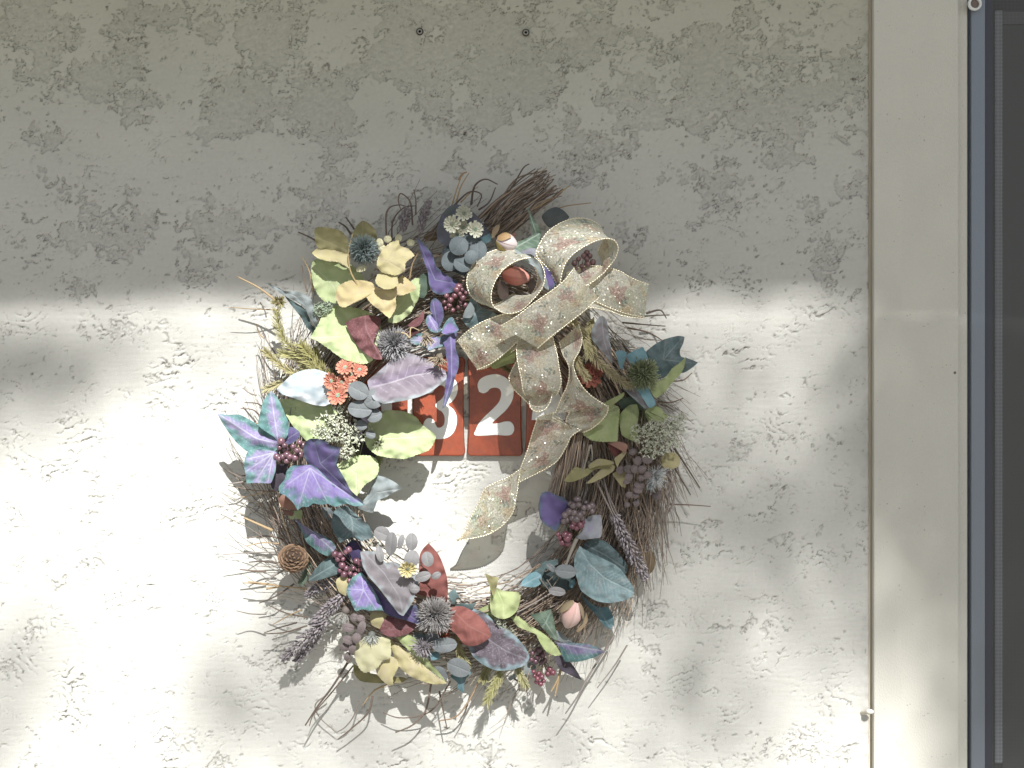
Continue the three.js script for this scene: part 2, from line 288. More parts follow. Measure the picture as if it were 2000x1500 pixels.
// ---------- house number tiles ----------
{
  const clayTex = noiseTexture(512, (i, j) => { const n = 0.5 * vn(i / 70, j / 70) + 0.35 * vn(i / 18, j / 18) + 0.2 * vn(i / 3, j / 3); const k = 0.5 + 0.10 * n, sp = vn(i / 5 + 3, j / 5) > 0.86 ? 0.2 : 0; return [k * 1.40 + sp, k * 0.70 + sp, k * 0.40 + sp]; }, 1, true);
  clayTex.repeat.set(8, 8);
  const clay = new THREE.MeshPhysicalMaterial({ map: clayTex, color: rgb(0.56, 0.44, 0.37), roughness: 0.4, clearcoat: 0.6, clearcoatRoughness: 0.12, bumpMap: (() => { const t = grainTex.clone(); t.repeat.set(26, 26); return t; })(), bumpScale: 0.00025 });
  const white = new THREE.MeshPhysicalMaterial({ color: rgb(0.78, 0.79, 0.77), roughness: 0.35, clearcoat: 0.5, clearcoatRoughness: 0.15 });
  const numerals = {
    2: [936, 765, 933, 752, 938, 741, 950, 734, 966, 731, 981, 734, 994, 743, 1002, 757, 1003, 772, 998, 787, 988, 801, 974, 814, 962, 826, 974, 826, 985, 823, 996, 823, 1003, 830, 1004, 840, 999, 848, 988, 850, 970, 849, 929, 850, 930, 838, 936, 826, 948, 812, 963, 798, 975, 784, 979, 770, 976, 760, 967, 757, 958, 759, 952, 765, 944, 768],
    3: [829, 762, 828, 748, 836, 738, 850, 732, 864, 731, 880, 735, 891, 744, 895, 757, 892, 772, 884, 784, 876, 790, 887, 800, 893, 814, 892, 831, 886, 845, 875, 854, 860, 857, 846, 855, 834, 846, 828, 834, 830, 822, 838, 816, 847, 819, 851, 827, 855, 834, 862, 834, 868, 828, 869, 814, 864, 804, 856, 799, 851, 792, 855, 785, 862, 780, 869, 770, 870, 759, 865, 753, 857, 753, 851, 758, 846, 766, 837, 768],
    1: [722, 748, 736, 740, 748, 732, 767, 732, 767, 850, 746, 850, 746, 764, 728, 768],
    4: [1082, 735, 1098, 735, 1098, 800, 1110, 800, 1110, 820, 1098, 820, 1098, 850, 1078, 850, 1078, 820, 1038, 820, 1040, 802],
  };
  const tile = (x0, x1, n, label) => {
    const cx = (x0 + x1) / 2, o = at(cx, 793, 0), t = thing('house_number_tile', label, 'number tile', o, 'terracotta house number tiles');
    const s = new THREE.Shape(), w = (x1 - x0) / 2 * S, y0 = (793 - 890) * S, y1 = (793 - 697) * S, r = 0.0055, bow = 0.0019;
    s.moveTo(-w + r, y0); s.lineTo(w - r, y0); s.quadraticCurveTo(w, y0, w, y0 + r); s.bezierCurveTo(w - bow, y0 + 0.02, w - bow * 1.4, y1 - 0.02, w, y1 - r); s.quadraticCurveTo(w, y1, w - r, y1);
    s.lineTo(-w + r, y1); s.quadraticCurveTo(-w, y1, -w, y1 - r); s.bezierCurveTo(-w + bow * 1.4, y1 - 0.02, -w + bow, y0 + 0.02, -w, y0 + r); s.quadraticCurveTo(-w, y0, -w + r, y0);
    const g = new THREE.ExtrudeGeometry(s, { depth: 0.0032, bevelEnabled: true, bevelThickness: 0.0016, bevelSize: 0.0016, bevelOffset: -0.0016, bevelSegments: 4, curveSegments: 8 }); g.translate(0, 0, 0.0024);
    part('tile_body', g, clay, t);
    const a = numerals[n], pts = []; for (let k = 0; k < a.length; k += 2) pts.push(new THREE.Vector2((a[k] - cx) * S, (793 - a[k + 1]) * S));
    const ns = new THREE.Shape(n === 1 || n === 4 ? pts : new THREE.SplineCurve([...pts, pts[0]]).getPoints(140));
    const ng = new THREE.ExtrudeGeometry(ns, { depth: 0.0002, bevelEnabled: true, bevelThickness: 0.0002, bevelSize: 0.0004, bevelOffset: -0.0004, bevelSegments: 2 }); ng.translate(0, 0, 0.0073);
    part('numeral', ng, white, t);
  };
  tile(691, 800, 1, 'terracotta number tile left of the 3, almost hidden by leaves');
  tile(804, 909, 3, 'terracotta tile with a white number 3, partly behind the violet leaf');
  tile(913, 1021, 2, 'terracotta tile with a white number 2, left of the hanging ribbon loop');
  tile(1025, 1134, 4, 'terracotta tile at the right, mostly hidden by the ribbon tail');
}
// ---------- the wreath: builders of its parts ----------
seed = 9091;
const WO = at(905, 900, 0);
const wreath = thing('wreath', 'twig wreath of fabric leaves, dried flowers and a sparkling ribbon', 'wreath', WO);
const fin = (b) => b.geo(WO);
const weave = noiseTexture(128, (i, j) => { const a = 0.5 + 0.22 * Math.sin(i / 128 * 6.2832 * 16) + 0.22 * Math.sin(j / 128 * 6.2832 * 16) + 0.25 * (hash2(i, j) - 0.5); return [a, a, a]; }, 90);
const matteLeaf = new THREE.MeshPhysicalMaterial({ vertexColors: true, roughness: 0.92, transmission: 0.16, thickness: 0, bumpMap: weave, bumpScale: 0.0002, specularIntensity: 0.35, side: THREE.DoubleSide });
const thickLeaf = std({ vertexColors: true, roughness: 0.72 });
const woodMat = std({ vertexColors: true, roughness: 0.88 });
const berryMat = new THREE.MeshPhysicalMaterial({ vertexColors: true, roughness: 0.34, clearcoat: 0.4, clearcoatRoughness: 0.22, side: THREE.DoubleSide });

const pairs = (a) => { const r = []; for (let k = 0; k < a.length; k += 2) r.push([a[k], a[k + 1]]); return r; };
function smoothLoop(P, n) {                            // closed curve through the points, tight at the tips
  const r = [], N = P.length, ten = 0.36;
  for (let k = 0; k < N; k++) {
    const a = P[(k + N - 1) % N], b = P[k], c = P[(k + 1) % N], d = P[(k + 2) % N];
    const cut = (p, q, s) => { const x = q[0] - p[0], y = q[1] - p[1], X = s[0] - q[0], Y = s[1] - q[1], g = (x * X + y * Y) / (Math.hypot(x, y) * Math.hypot(X, Y) + 1e-6); return g < 0.15 ? 0.25 : 1; };
    const k1 = ten * cut(a, b, c), k2 = ten * cut(b, c, d);
    for (let t = 0; t < n; t++) {
      const f = t / n, f2 = f * f, f3 = f2 * f, h1 = 2 * f3 - 3 * f2 + 1, h2 = -2 * f3 + 3 * f2, h3 = f3 - 2 * f2 + f, h4 = f3 - f2;
      r.push([0, 1].map(i => h1 * b[i] + h2 * c[i] + h3 * k1 * (c[i] - a[i]) + h4 * k2 * (d[i] - b[i])));
    }
  }
  return r;
}
// colours are surface colours (linear), before painted haze is mixed in; f: t centre..edge, e distance to the edge, d across and s along the midrib, vn vein strength, n noise, m fine noise
const PAL = {
  green: f => mixc(mixc([0.33, 0.42, 0.18], [0.41, 0.47, 0.24], f.n), [0.50, 0.54, 0.36], f.vein * 0.5),
  lime: f => mixc(mixc([0.29, 0.36, 0.13], [0.37, 0.42, 0.19], f.n), [0.44, 0.48, 0.27], f.vein * 0.45),
  olive: f => mixc(mixc([0.20, 0.19, 0.07], [0.27, 0.24, 0.10], f.n), [0.33, 0.30, 0.16], f.vein * 0.5),
  yellow: f => mixc(mixc([0.42, 0.37, 0.16], [0.48, 0.42, 0.22], f.n), [0.42, 0.35, 0.24], f.vein * 0.35 + sst(0.55, 0.9, f.n2) * 0.35),
  gold: f => mixc(mixc([0.44, 0.35, 0.15], [0.50, 0.42, 0.21], f.n), [0.40, 0.29, 0.21], f.vein * 0.35 + sst(0.55, 0.9, f.n2) * 0.3),
  cream: f => mixc(mixc([0.46, 0.44, 0.24], [0.52, 0.49, 0.30], f.n), [0.42, 0.40, 0.25], f.vein * 0.4),
  red: f => mixc(mixc([0.19, 0.045, 0.05], [0.27, 0.085, 0.10], f.n), [0.42, 0.25, 0.27], f.vein * 0.4 + sst(0.62, 0.9, f.m) * 0.4),
  brick: f => mixc(mixc([0.20, 0.045, 0.035], [0.29, 0.085, 0.07], f.n), [0.34, 0.17, 0.14], f.vein * 0.45),
  mauve: f => { let c = mixc([0.235, 0.19, 0.245], [0.31, 0.265, 0.315], f.n); c = mixc(c, [0.20, 0.13, 0.27], sst(26, 2, Math.abs(f.d)) * 0.55 * (f.d < 0 ? 1 : 0.25)); c = mixc(c, [0.46, 0.55, 0.58], sst(13, 1, f.e + 9 * (f.n - 0.5)) * (f.d > 0 ? 0.75 : 0.25)); return mixc(c, [0.58, 0.56, 0.62], f.vein * 0.8); },
  mauvegrey: f => { let c = mixc([0.27, 0.235, 0.26], [0.34, 0.305, 0.335], f.n); c = mixc(c, [0.44, 0.53, 0.56], sst(11, 1, f.e + 11 * (f.n2 - 0.5)) * 0.75); return mixc(c, [0.48, 0.49, 0.54], f.vein * 0.65); },
  plum: f => { let c = mixc([0.105, 0.080, 0.105], [0.155, 0.12, 0.155], f.n); c = mixc(c, [0.24, 0.38, 0.42], sst(13, 1, f.e + 14 * (f.n2 - 0.5)) * 0.75); return mixc(c, [0.42, 0.42, 0.47], f.vein * 0.45 + sst(0.8, 0.95, f.m) * 0.5); },
  teal: f => { const c = mixc([0.115, 0.205, 0.225], [0.18, 0.28, 0.30], f.n); return mixc(mixc(c, [0.27, 0.27, 0.28], sst(0.6, 0.9, f.n2) * 0.35), [0.42, 0.52, 0.54], f.vein * 0.75 + sst(0.72, 0.95, f.m) * 0.3); },
  aqua: f => mixc(mixc([0.12, 0.30, 0.36], [0.19, 0.38, 0.44], f.n), [0.40, 0.52, 0.56], f.vein * 0.6 + sst(0.75, 0.95, f.m) * 0.35),
  deep: f => mixc(mixc([0.055, 0.10, 0.105], [0.09, 0.15, 0.155], f.n), [0.26, 0.34, 0.35], f.vein * 0.6 + sst(0.8, 0.95, f.m) * 0.15),
  darkgreen: f => mixc(mixc([0.05, 0.09, 0.06], [0.085, 0.13, 0.09], f.n), [0.28, 0.34, 0.30], f.vein * 0.6),
  bluewhite: f => mixc(mixc([0.36, 0.43, 0.47], [0.50, 0.53, 0.55], f.n), [0.30, 0.42, 0.50], sst(0.5, 0.9, f.n2) * 0.5 + f.vein * 0.3),
  greyblue: f => mixc(mixc([0.24, 0.30, 0.31], [0.34, 0.39, 0.40], f.n), [0.42, 0.46, 0.47], f.vein * 0.4),
  slate: f => mixc(mixc([0.10, 0.12, 0.17], [0.14, 0.15, 0.20], f.n), [0.22, 0.26, 0.30], f.vein * 0.4),
  ivy: f => { const c = mixc([0.23, 0.165, 0.47], [0.30, 0.24, 0.53], f.n), k = sst(0.62, 0.96, f.t + 0.30 * (f.n2 - 0.5)); let o = mixc(c, mixc([0.075, 0.21, 0.22], [0.13, 0.31, 0.30], f.n), k); return mixc(o, [0.55, 0.55, 0.68], f.vein * 0.75 + sst(0.80, 0.93, f.m) * (0.25 + 0.3 * k)); },
  ivyteal: f => { const c = mixc([0.25, 0.19, 0.42], [0.36, 0.31, 0.55], f.n), k = sst(0.24, 0.58, Math.min(f.t, 1) * 0.35 + Math.abs(f.rib) / 46 + 0.25 * (f.n2 - 0.5)); const o = mixc(c, mixc([0.08, 0.235, 0.235], [0.17, 0.36, 0.35], f.n), k); return mixc(o, [0.62, 0.66, 0.72], f.vein * 0.8 + sst(0.80, 0.93, f.m) * 0.35); },
  violet: f => mixc(mixc([0.12, 0.085, 0.27], [0.185, 0.135, 0.36], f.n), mixc([0.09, 0.17, 0.21], [0.36, 0.38, 0.50], f.vein), Math.max(f.vein * 0.7, sst(0.72, 0.98, f.t + 0.2 * (f.n2 - 0.5)) * 0.7)),
  lilac: f => mixc(mixc([0.30, 0.32, 0.38], [0.40, 0.42, 0.46], f.n), [0.30, 0.24, 0.42], sst(0.5, 0.1, f.t) * 0.6 + f.vein * 0.3),
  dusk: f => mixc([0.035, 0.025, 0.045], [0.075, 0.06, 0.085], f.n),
  euca: f => mixc(mixc([0.070, 0.083, 0.092], [0.098, 0.113, 0.122], f.n), [0.155, 0.17, 0.18], f.vein * 0.55),
  eucalight: f => mixc(mixc([0.205, 0.20, 0.21], [0.27, 0.265, 0.27], f.n), [0.34, 0.33, 0.33], f.vein * 0.5),
  eucablue: f => mixc(mixc([0.075, 0.115, 0.135], [0.11, 0.155, 0.18], f.n), [0.18, 0.23, 0.25], f.vein * 0.5),
  brown: f => mixc([0.095, 0.067, 0.068], [0.15, 0.108, 0.108], f.n),
  tan: f => mixc([0.33, 0.23, 0.12], [0.42, 0.31, 0.18], f.n),
  peach: f => mixc([0.36, 0.15, 0.10], [0.43, 0.22, 0.16], f.n),
};
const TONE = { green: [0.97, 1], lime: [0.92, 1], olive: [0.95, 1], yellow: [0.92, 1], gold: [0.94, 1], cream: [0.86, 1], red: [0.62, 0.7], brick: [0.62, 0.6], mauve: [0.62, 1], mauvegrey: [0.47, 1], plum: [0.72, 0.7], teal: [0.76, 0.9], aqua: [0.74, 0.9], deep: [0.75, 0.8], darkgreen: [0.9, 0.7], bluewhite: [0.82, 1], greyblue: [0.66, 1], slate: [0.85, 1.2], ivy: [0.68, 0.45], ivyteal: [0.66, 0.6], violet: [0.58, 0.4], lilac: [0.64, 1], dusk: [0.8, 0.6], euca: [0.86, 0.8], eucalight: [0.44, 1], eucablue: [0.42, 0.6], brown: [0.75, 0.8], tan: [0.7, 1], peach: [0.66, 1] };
for (const k in PAL) { const f = PAL[k], [s, w] = TONE[k]; PAL[k] = (i) => { const c = f(i), g = (c[0] + c[1] + c[2]) / 3; return c.map((q, j) => (q + (g - q) * 0.10) * s + [0.036, 0.035, 0.033][j] * w); }; }  // greys and lifts every leaf colour: lens haze put into the paint
let leafNo = 0;
// a leaf from its outline on the photo, its height, its slope and how it curls and folds
function leafGeo(col, z, slope, curl, outline, o = {}) {
  const P = Array.isArray(outline[0]) ? outline : pairs(outline), id = ++leafNo * 13.7;
  let cx = 0, cy = 0; for (const p of P) { cx += p[0] / P.length; cy += p[1] / P.length; }
  if (o.c) [cx, cy] = o.c;
  let R = 0; for (const p of P) R = Math.max(R, Math.hypot(p[0] - cx, p[1] - cy));
  const sub = Math.max(3, Math.round((o.jag ? 8 : 6) * Math.min(1.3, R / 40) * 14 / P.length + 1));
  let L = smoothLoop(P, sub);
  if (o.jag) {                                        // saw teeth along the rim
    let acc = 0; const M = L.length, out = [];
    for (let k = 0; k < M; k++) {
      const a = L[(k + M - 1) % M], b = L[(k + 1) % M], tx = b[0] - a[0], ty = b[1] - a[1], l = Math.hypot(tx, ty) + 1e-6; acc += l / 2;
      const saw = (acc / 6.5) % 1, j = o.jag * (saw - 0.5) * (0.7 + 0.6 * hash2(k, id | 0)); let nx = ty / l, ny = -tx / l; if (nx * (L[k][0] - cx) + ny * (L[k][1] - cy) < 0) { nx = -nx; ny = -ny; }
      out.push([L[k][0] + nx * j, L[k][1] + ny * j]);
    }
    L = out;
  }
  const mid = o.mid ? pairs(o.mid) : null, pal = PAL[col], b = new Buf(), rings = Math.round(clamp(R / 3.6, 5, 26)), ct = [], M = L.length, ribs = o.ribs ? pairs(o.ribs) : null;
  const info = (x, y, t, e) => {
    let d = 99, s = 0, side = 1, vein = 0, rib = 99;
    if (mid) for (let k = 0, run = 0; k < mid.length - 1; k++) {
      const [ax, ay] = mid[k], [bx, by] = mid[k + 1], ux = bx - ax, uy = by - ay, l = Math.hypot(ux, uy), f = clamp(((x - ax) * ux + (y - ay) * uy) / (l * l)), qx = x - ax - ux * f, qy = y - ay - uy * f, h = Math.hypot(qx, qy);
      if (h < Math.abs(d)) { side = (ux * qy - uy * qx) > 0 ? 1 : -1; d = h * side; s = run + f * l; } run += l;
    }
    if (mid && o.veins !== 0) {
      const q = (s - Math.abs(d) * 0.75 + (d > 0 ? 4 : 0) + 1.6 * vn(x / 9 + id, y / 9)) / (o.vs || 11), fr = Math.abs(q - Math.round(q)) * (o.vs || 11);
      vein = Math.max(sst(2.0, 0.4, Math.abs(d)), sst(1.5, 0.3, fr) * 0.55 * sst(R * 0.75, 4, Math.abs(d)));
    }
    if (ribs) for (const [bx, by] of ribs) {
      const ux = bx - cx, uy = by - cy, l2 = ux * ux + uy * uy, f = clamp(((x - cx) * ux + (y - cy) * uy) / l2), h = Math.hypot(x - cx - ux * f, y - cy - uy * f); rib = Math.min(rib, h);
      vein = Math.max(vein, sst(1.9, 0.4, h) * (1 - 0.5 * f));
      const l = Math.sqrt(l2), q = (f * l - h * 0.8 + 1.5 * vn(x / 8 + id, y / 8)) / 10, fr = Math.abs(q - Math.round(q)) * 10; if (h < 22 && f < 0.97) vein = Math.max(vein, sst(1.4, 0.3, fr) * 0.4 * sst(22, 3, h));
    }
    return { t, e, d, s, side, vein: vein * (o.vw ?? 0.85), rib: rib === 99 ? Math.abs(d) : rib, n: clamp(0.5 + 0.75 * vn(x / 21 + id, y / 21)), n2: clamp(0.5 + 0.8 * vn(x / 15 - id, y / 12 + 3)), m: clamp(0.5 + 0.7 * vn(x / 2.6 + id, y / 2.6)) };
  };
  const [gx, gy] = slope, height = (x, y, f) => {
    const u = x - cx, v = y - cy, r = Math.hypot(u, v) / R;
    let h = z + gx * u + gy * v - curl * r * r;
    if (mid && o.fold) h += o.fold * Math.min(Math.abs(f.d), 60) * (f.d < 0 && o.fold2 !== undefined ? o.fold2 / o.fold : 1);
    if (ribs && o.fold) h += o.fold * Math.min(f.rib, 14);
    if (o.roll) { const w = (u * o.roll[0] + v * o.roll[1]); h -= o.roll[2] * w * w * 0.001; }
    h += (o.wave ?? 1) * (2.3 * vn(x / 24 + id, y / 24) * Math.min(1, R / 40) + 3.6 * f.t * f.t * vn(x / 15 - id, y / 15) * Math.min(1, R / 50));
    return h - 0.35 * f.vein;
  };
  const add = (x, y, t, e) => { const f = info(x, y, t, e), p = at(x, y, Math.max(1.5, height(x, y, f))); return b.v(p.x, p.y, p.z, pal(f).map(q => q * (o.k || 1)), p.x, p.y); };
  const c0 = add(cx, cy, 0, R);
  let prev = null;
  for (let k = 1; k <= rings; k++) {
    const t = k / rings, row = [];
    for (let j = 0; j < M; j++) { const x = cx + (L[j][0] - cx) * t, y = cy + (L[j][1] - cy) * t; row.push(add(x, y, t, (1 - t) * Math.hypot(L[j][0] - cx, L[j][1] - cy))); }
    for (let j = 0; j < M; j++) { const n = (j + 1) % M; if (prev) b.q(prev[j], row[j], row[n], prev[n]); else b.t(c0, row[j], row[n]); }
    prev = row;
  }
  return b;
}
function leaf(name, col, z, slope, curl, outline, o = {}) { return part(name, fin(leafGeo(col, z, slope, curl, outline, o)), o.thick ? thickLeaf : matteLeaf, o.parent || wreath, o.label); }
const oval = (x, y, rx, ry, rot = 0, pt = 0) => { const r = []; for (let k = 0; k < 10; k++) { const a = k / 10 * 6.28319, q = Math.cos(a), s = Math.sin(a), w = 1 - pt * Math.max(0, -s) * 0.0, X0 = q * rx * w * (1 - pt * 0.35 * s), Y0 = s * ry; r.push([x + X0 * Math.cos(rot) - Y0 * Math.sin(rot), y + X0 * Math.sin(rot) + Y0 * Math.cos(rot)]); } return r; };

function curve(pts, n) { return new THREE.CatmullRomCurve3(pts.map(p => at(...p)), false, 'centripetal').getPoints(n); }
// a sprig: stem with separate leaves, each a piece of the sprig
function sprig(name, stem, leaves, col, o = {}) {
  const b = new Buf(); for (const s of stem) b.tube(curve(s, 12), (o.w || 1.3) * S, (o.w || 1.3) * S * 0.6, 6, o.stem || [0.14, 0.12, 0.10]);
  const m = part(name, fin(b), woodMat, wreath, o.label);
  for (const [x, y, rx, ry, rot = 0, z, gx = 0, gy = 0.1] of leaves) {
    const c = Math.cos(rot), s = Math.sin(rot), L = Math.max(rx, ry), ax = rx > ry ? [c, s] : [-s, c];
    leaf('leaf', col, z, [gx, gy], o.curl ?? 2, oval(x, y, rx, ry, rot, o.pt || 0), { parent: m, thick: true, vs: o.vs || 6, mid: [x - ax[0] * L, y - ax[1] * L, x + ax[0] * L, y + ax[1] * L], fold: o.fold ?? 0.06, wave: 0.5 });
  }
  return m;
}
// a bristly seed head or flower: many thin spikes on a core
function bristle(name, x, y, z, R, n, len, w, col, tip, o = {}) {
  const b = new Buf(), c = at(x, y, z), r = R * S; b.blob(c, r * 0.62, r * 0.62, r * 0.62, o.core || col.map(q => q * 0.4), 8);
  for (let k = 0; k < n; k++) {
    const dir = V(rr(-1, 1), rr(-1, 1), rr(-0.35, 1)).normalize(); if (o.cone) dir.lerp(V(...o.cone), o.spread ?? 0.5).normalize();
    const s = c.clone().addScaledVector(dir, r * 0.5), l = r * 0.5 + len * S * rr(0.15, 1) * (o.even ?? 1), e = s.clone().addScaledVector(dir, l).add(V(rr(-1, 1), rr(-1, 1), rr(-1, 1)).multiplyScalar(l * 0.28));
    const mdl = s.clone().lerp(e, 0.55).add(V(rr(-1, 1), rr(-1, 1), rr(-1, 1)).multiplyScalar(l * 0.08)), k2 = rr(0.75, 1.25);
    b.tube([s, mdl, e], w * S, w * S * 0.35, 3, col.map(q => q * k2 * 0.75), tip.map(q => q * k2));
  }
  return part(name, fin(b), thickLeaf, wreath, o.label);
}
// an umbel of tiny pale florets on thin rays
function florets(name, root, heads, col, label) {
  const b = new Buf();
  for (const [x, y, z, r, n] of heads) {
    const c = at(x, y, z), s = at(...root);
    b.tube([s, s.clone().lerp(c, 0.5).add(V(0, 0.001, 0.002)), c], 0.9 * S, 0.5 * S, 4, [0.16, 0.18, 0.09]);
    for (let k = 0; k < n; k++) {
      const a = rr(0, 6.283), q = Math.sqrt(rnd()), e = c.clone().add(V(Math.cos(a) * q * r * S, Math.sin(a) * q * r * S * 0.9, (1 - q * q) * r * 0.45 * S + rr(-2, 2) * S)), k2 = rr(0.7, 1.1);
      if (k % 2 === 0) b.tube([c.clone().add(V(0, 0, -r * 0.3 * S)), e], 0.45 * S, 0.35 * S, 3, [0.20, 0.22, 0.13]);
      for (let j = 0; j < 4; j++) { const d = V(rr(-1, 1), rr(-1, 1), rr(0, 1)).normalize().multiplyScalar(3.6 * S); b.tube([e, e.clone().add(d)], 1.0 * S, 0.5 * S, 3, col.map(t => t * k2), col.map(t => t * k2 * 1.12)); }
    }
  }
  return part(name, fin(b), thickLeaf, wreath, label);
}
// a soft needled sprig
function fern(name, spine, z0, z1, len, col, tipc, o = {}) {
  const P = pairs(spine).map((p, k, a) => [p[0], p[1], z0 + (z1 - z0) * k / (a.length - 1)]), C = curve(P, 40), b = new Buf(); b.tube(C, 1.5 * S, 0.6 * S, 5, col.map(q => q * 0.7), col);
  for (let k = 1; k < 40; k++) for (let j = 0; j < (o.n || 4); j++) {
    const T = C[Math.min(k + 1, 40)].clone().sub(C[k - 1]).normalize(), N = V(-T.y, T.x, 0), sd = j % 2 ? 1 : -1, l = len * S * rr(0.65, 1.1) * (k > 33 ? 0.75 : 1);
    const d = T.clone().multiplyScalar(rr(0.55, 0.95)).addScaledVector(N, sd * rr(0.35, 0.85)).add(V(0, 0, rr(-0.25, 0.55))).normalize(), s = C[k].clone(), k2 = rr(0.75, 1.15);
    b.tube([s, s.clone().addScaledVector(d, l * 0.55), s.clone().addScaledVector(d, l).addScaledVector(T, l * 0.12)], 0.95 * S, 0.4 * S, 3, col.map(q => q * k2), tipc.map(q => q * k2));
  }
  return part(name, fin(b), thickLeaf, wreath, o.label);
}
function lavender(stem, spike, z0, z1, w, label) {
  const b = new Buf(), P = pairs(spike).map((p, k, a) => [p[0], p[1], z0 + (z1 - z0) * k / (a.length - 1)]), C = curve(P, 30);
  if (stem) b.tube(curve(stem, 14), 2.0 * S, 1.5 * S, 6, [0.17, 0.14, 0.13]);
  b.tube(C, 1.6 * S, 0.8 * S, 5, [0.15, 0.12, 0.12]);
  const q = new THREE.Quaternion(), E = new THREE.Euler();
  for (let k = 0; k <= 30; k++) { const f = k / 30, ww = w * (0.55 + 0.6 * Math.sin(Math.PI * clamp(f * 0.9 + 0.08))), nn = 6;
    for (let j = 0; j < nn; j++) { const a = j / nn * 6.283 + k * 0.7 + rr(-0.3, 0.3), T = C[Math.min(k + 1, 30)].clone().sub(C[Math.max(k - 1, 0)]).normalize(), N = V(-T.y, T.x, 0), d = N.clone().multiplyScalar(Math.cos(a)).add(V(0, 0, Math.sin(a))), c = C[k].clone().addScaledVector(d, ww * S * rr(0.5, 1)).addScaledVector(T, rr(-3, 3) * S);
      q.setFromUnitVectors(V(0, 1, 0), d.clone().addScaledVector(T, 1.1).normalize()); const k2 = rr(0.65, 1.3); b.blob(c, 2.0 * S, 4.4 * S * rr(0.7, 1.1), 2.0 * S, mixc([0.185, 0.165, 0.18], [0.265, 0.235, 0.24], rnd()).map(t => t * k2), 4, q); } }
  return part('lavender_spike', fin(b), thickLeaf, wreath, label);
}
function berries(root, list, col, r, label, dusty) {
  const b = new Buf(); for (const [x, y, z] of list) b.tube([at(...root), at((root[0] + x) / 2 + rr(-3, 3), (root[1] + y) / 2 + rr(-3, 3), (root[2] + z) / 2 - 3), at(x, y, z)], 0.9 * S, 0.7 * S, 4, [0.10, 0.08, 0.05]);
  const m = part('berry_cluster', fin(b), woodMat, wreath, label);
  for (const [x, y, z, k] of list) {
    const c = at(x, y, z), R = r * S * rr(0.74, 1.15), g = new THREE.SphereGeometry(R, 14, 10), p = g.attributes.position, cc = new Float32Array(p.count * 3), kk = (k || 1) * rr(0.75, 1.25);
    for (let i = 0; i < p.count; i++) { const n = clamp(0.5 + 0.8 * vn(p.getX(i) / R * 1.7 + x, p.getY(i) / R * 1.7 + y)), e = mixc(col, dusty || [0.34, 0.22, 0.25], n * 0.26); cc[i * 3] = e[0] * kk; cc[i * 3 + 1] = e[1] * kk; cc[i * 3 + 2] = e[2] * kk; }
    g.setAttribute('color', new THREE.BufferAttribute(cc, 3)); g.deleteAttribute('uv'); g.translate(c.x - WO.x, c.y - WO.y, c.z - WO.z); part('berry', g, berryMat, m);
  }
}
function daisy(x, y, z, r, nx, ny, col, tip, disc, name) {
  const q = new THREE.Quaternion().setFromUnitVectors(V(0, 0, 1), V(nx, ny, 1).normalize()), c = at(x, y, z), b = new Buf(), n = 11, w = V();
  for (let k = 0; k < n; k++) {
    const a = k / n * 6.283 + rr(-0.1, 0.1), l = rr(0.88, 1.05), rows = 6; let pr = null;
    for (let i = 0; i <= rows; i++) { const f = i / rows, rad = (0.18 + 0.82 * f * l) * r * S, wd = r * S * 0.25 * Math.sin(Math.min(1, 0.25 + f * 0.95) * 2.35), row = [];
      for (const s of [-1, -0.3, 0.3, 1]) { w.set(Math.cos(a) * rad - Math.sin(a) * s * wd, Math.sin(a) * rad + Math.cos(a) * s * wd, (0.16 * Math.abs(s) + 0.22 * f * f + (f > 0.9 ? -0.05 : 0)) * r * S).applyQuaternion(q); row.push(b.v(c.x + w.x, c.y + w.y, c.z + w.z, mixc(col, tip, f * f).map(t => t * (Math.abs(s) > 0.9 ? 1.05 : 0.95)))); }
      if (pr) for (let s = 0; s < 3; s++) b.q(pr[s], pr[s + 1], row[s + 1], row[s]); pr = row; }
  }
  b.tube([c.clone().add(V(0, 0, -0.012)), c], 1.2 * S, 1.2 * S, 5, [0.12, 0.13, 0.06]);
  const m = part(name || 'flower', fin(b), thickLeaf, wreath), d = new Buf();
  for (let k = 0; k < 26; k++) { const a = k * 2.39996, rad = Math.sqrt(k / 26) * 0.25 * r * S; w.set(Math.cos(a) * rad, Math.sin(a) * rad, r * S * (0.14 - 0.06 * k / 26)).applyQuaternion(q); d.blob(w.add(c), 0.055 * r * S, 0.055 * r * S, 0.075 * r * S, disc.map(t => t * rr(0.55, 1.3)), 3); }
  part('flower_centre', fin(d), thickLeaf, m);
}
